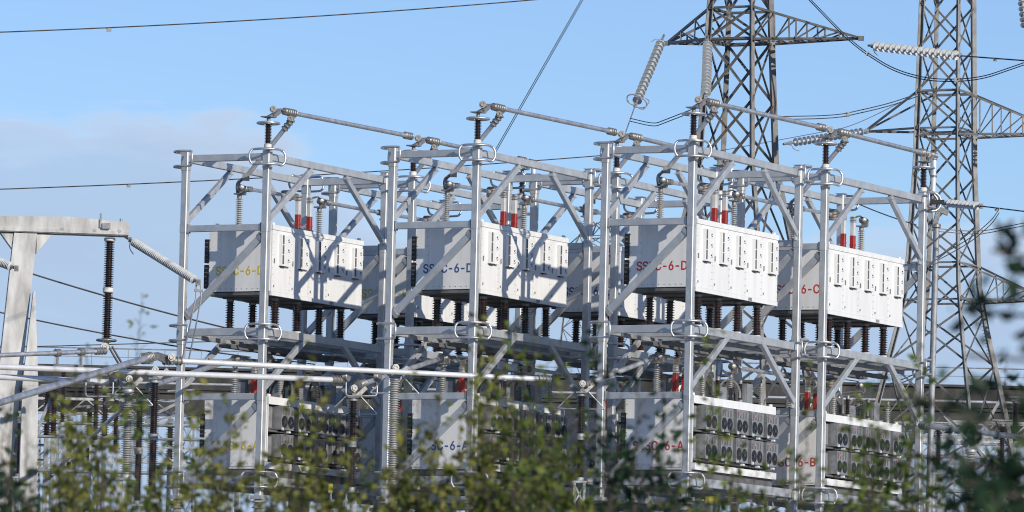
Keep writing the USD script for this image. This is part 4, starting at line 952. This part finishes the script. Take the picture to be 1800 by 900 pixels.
bushes = [
  (40, 33, LEAF_DARK, 'dark leafy sapling at the left edge by the concrete leg', [(-30, 760), (5, 700), (22, 690), (48, 745), (70, 790), (20, 800), (-10, 830), (60, 840)]),
  (140, 36, LEAF_OLIVE, 'olive sapling with loose shoots right of the concrete leg', [(95, 645), (118, 690), (132, 648), (152, 610), (172, 660), (188, 645), (214, 705), (100, 770), (150, 760), (190, 800), (230, 790), (80, 820)]),
  (250, 37, LEAF_GREEN, 'sapling with one tall thin shoot before the sky', [(250, 522), (262, 715), (244, 760), (285, 790), (300, 740), (320, 800), (225, 830), (270, 840)]),
  (380, 36, LEAF_OLIVE, 'olive sapling before the lower yellow cabinet lettering', [(335, 690), (352, 668), (372, 720), (398, 690), (420, 740), (445, 790), (390, 790), (360, 820), (430, 830)]),
  (545, 35, LEAF_OLIVE, 'olive sapling before the fan units of the yellow cabinet', [(505, 720), (524, 640), (540, 690), (556, 618), (575, 700), (598, 720), (520, 780), (560, 790), (600, 800), (480, 800), (626, 770)]),
  (680, 36, LEAF_OLIVE, 'olive sapling before the left post of the blue frame', [(640, 700), (662, 770), (700, 720), (716, 660), (735, 700), (760, 740), (690, 800), (650, 830), (740, 810), (775, 690)]),
  (860, 35, LEAF_OLIVE, 'tall olive sapling before the middle of the blue frame', [(822, 640), (838, 555), (852, 590), (872, 610), (884, 640), (850, 700), (810, 740), (830, 790), (880, 760), (795, 810), (905, 700)]),
  (950, 34, LEAF_GREEN, 'tall green sapling between the blue and red frames', [(905, 562), (922, 612), (940, 600), (962, 640), (985, 606), (1002, 650), (1015, 720), (930, 700), (970, 720), (940, 790), (990, 800), (1035, 760), (905, 800)]),
  (1100, 34, LEAF_DARK, 'dark sapling before the left post of the red frame', [(1045, 585), (1062, 640), (1090, 700), (1120, 612), (1165, 650), (1190, 720), (1110, 780), (1070, 790), (1150, 780), (1200, 800), (1130, 830)]),
  (1260, 36, LEAF_GREEN, 'green sapling before the fan units of the red cabinet', [(1205, 760), (1235, 800), (1255, 575), (1275, 775), (1290, 800), (1302, 770), (1330, 830), (1250, 825), (1290, 840), (1215, 840), (1350, 815)]),
  (1430, 35, LEAF_GREEN, 'low green sapling before the lower cabinet of the red back frame', [(1375, 820), (1400, 795), (1424, 650), (1440, 830), (1470, 830), (1490, 805), (1410, 845), (1450, 850)]),
  (1560, 34, LEAF_GREEN, 'mixed green sapling before the last frame post', [(1500, 720), (1525, 690), (1545, 640), (1560, 720), (1585, 660), (1600, 700), (1620, 620), (1635, 740), (1550, 790), (1590, 780), (1520, 800), (1620, 810)]),
  (1700, 32, LEAF_DARK, 'dark sapling in the lower right corner', [(1660, 760), (1690, 700), (1720, 760), (1745, 700), (1770, 640), (1795, 690), (1820, 660), (1700, 820), (1750, 810), (1790, 790), (1670, 840), (1640, 800)]),
]
for bx, Yb, lm, lb, tl in bushes:
    big = lm == LEAF_DARK
    sapling('leafy_sapling', lb, 'sapling', at_ground(bx, Yb), tips(tl, Yb), lm, .066 if big else .058, .17 if big else .135, .031, 1.0, 'leafy saplings of the hedge', 6)
# low hedge that closes the bottom of the view
for i, (x0, x1) in enumerate(((-60, 420), (420, 900), (900, 1380), (1380, 1860))):
    tl = [(rng.uniform(x0, x1), rng.uniform(790, 880)) for _ in range(19)]
    sapling('hedge_shrub', ('low leafy shrub across the bottom left corner', 'low leafy shrub under the yellow and blue frames', 'low leafy shrub under the red front frame', 'low leafy shrub across the bottom right corner')[i], 'shrub', at_ground((x0 + x1) / 2, 37.5), tips(tl, 37.5, 1.0), LEAF_OLIVE if i < 2 else LEAF_GREEN, .060, .16, .032, .5, 'low shrubs of the hedge', 7)

# overhanging branch of a nearer tree at the right
T = Thing('overhanging_tree', 'dark blurred leafy branches reaching in from the right edge', 'tree', A3(2.6, 17, float(ground_z(0, 17))), 0, None, world=True)
tr = A3(2.6, 17, 0); T.part('trunk', MB().tube([tr, tr + A3(.05, 0, 1.5), tr + A3(.0, .1, 3.2), tr + A3(.1, .1, 5)], [.12, .10, .08, .05], 10), BARK, 60)
C, D, S = [], [], []
for (sx, sy, ex, ey, k, ln) in ((1900, 470, 1745, 440, 17, 1), (1880, 500, 1690, 545, 15, 1), (1900, 560, 1700, 548, 12, 1), (1900, 640, 1700, 625, 9, 1), (1880, 800, 1600, 690, 20, 1), (1900, 860, 1640, 800, 24, 1), (1880, 900, 1700, 850, 24, 1), (1880, 730, 1720, 690, 18, 1), (1900, 790, 1690, 880, 20, 1)):
    a = tr + A3(.0, .1, 2.0 + (900 - sy) / 500); p1, p2 = P(sx, sy, 17), P(ex, ey, 17 + rng.uniform(-.8, .8))
    T.part('branch', MB().tube(rounded([a, p1, p2], .3, 6), np.linspace(.02, .003, 9)[:9] if False else .006, 5), BARK, 60)
    t = rng.beta(1.6, 1.0, k)[:, None]; C.append(p1 + (p2 - p1) * t + rng.normal(size=(k, 3)) * .03)
    dd = norm(p2 - p1) + rng.normal(size=(k, 3)) * .8; D.append(dd / np.linalg.norm(dd, axis=1, keepdims=True)); S.append(.068 * rng.uniform(.6, 1.3, k))
v, f = leaves(np.vstack(C), np.vstack(D), np.concatenate(S))
for k in range(60): T.part('leaf', (v[k * 5:k * 5 + 5], np.array([[0, 1, 4], [1, 2, 4], [2, 3, 4], [3, 0, 4]])), LEAF_DARK)
T.part('foliage', (v[300:], f[240:] - 300), LEAF_DARK, kind='stuff')
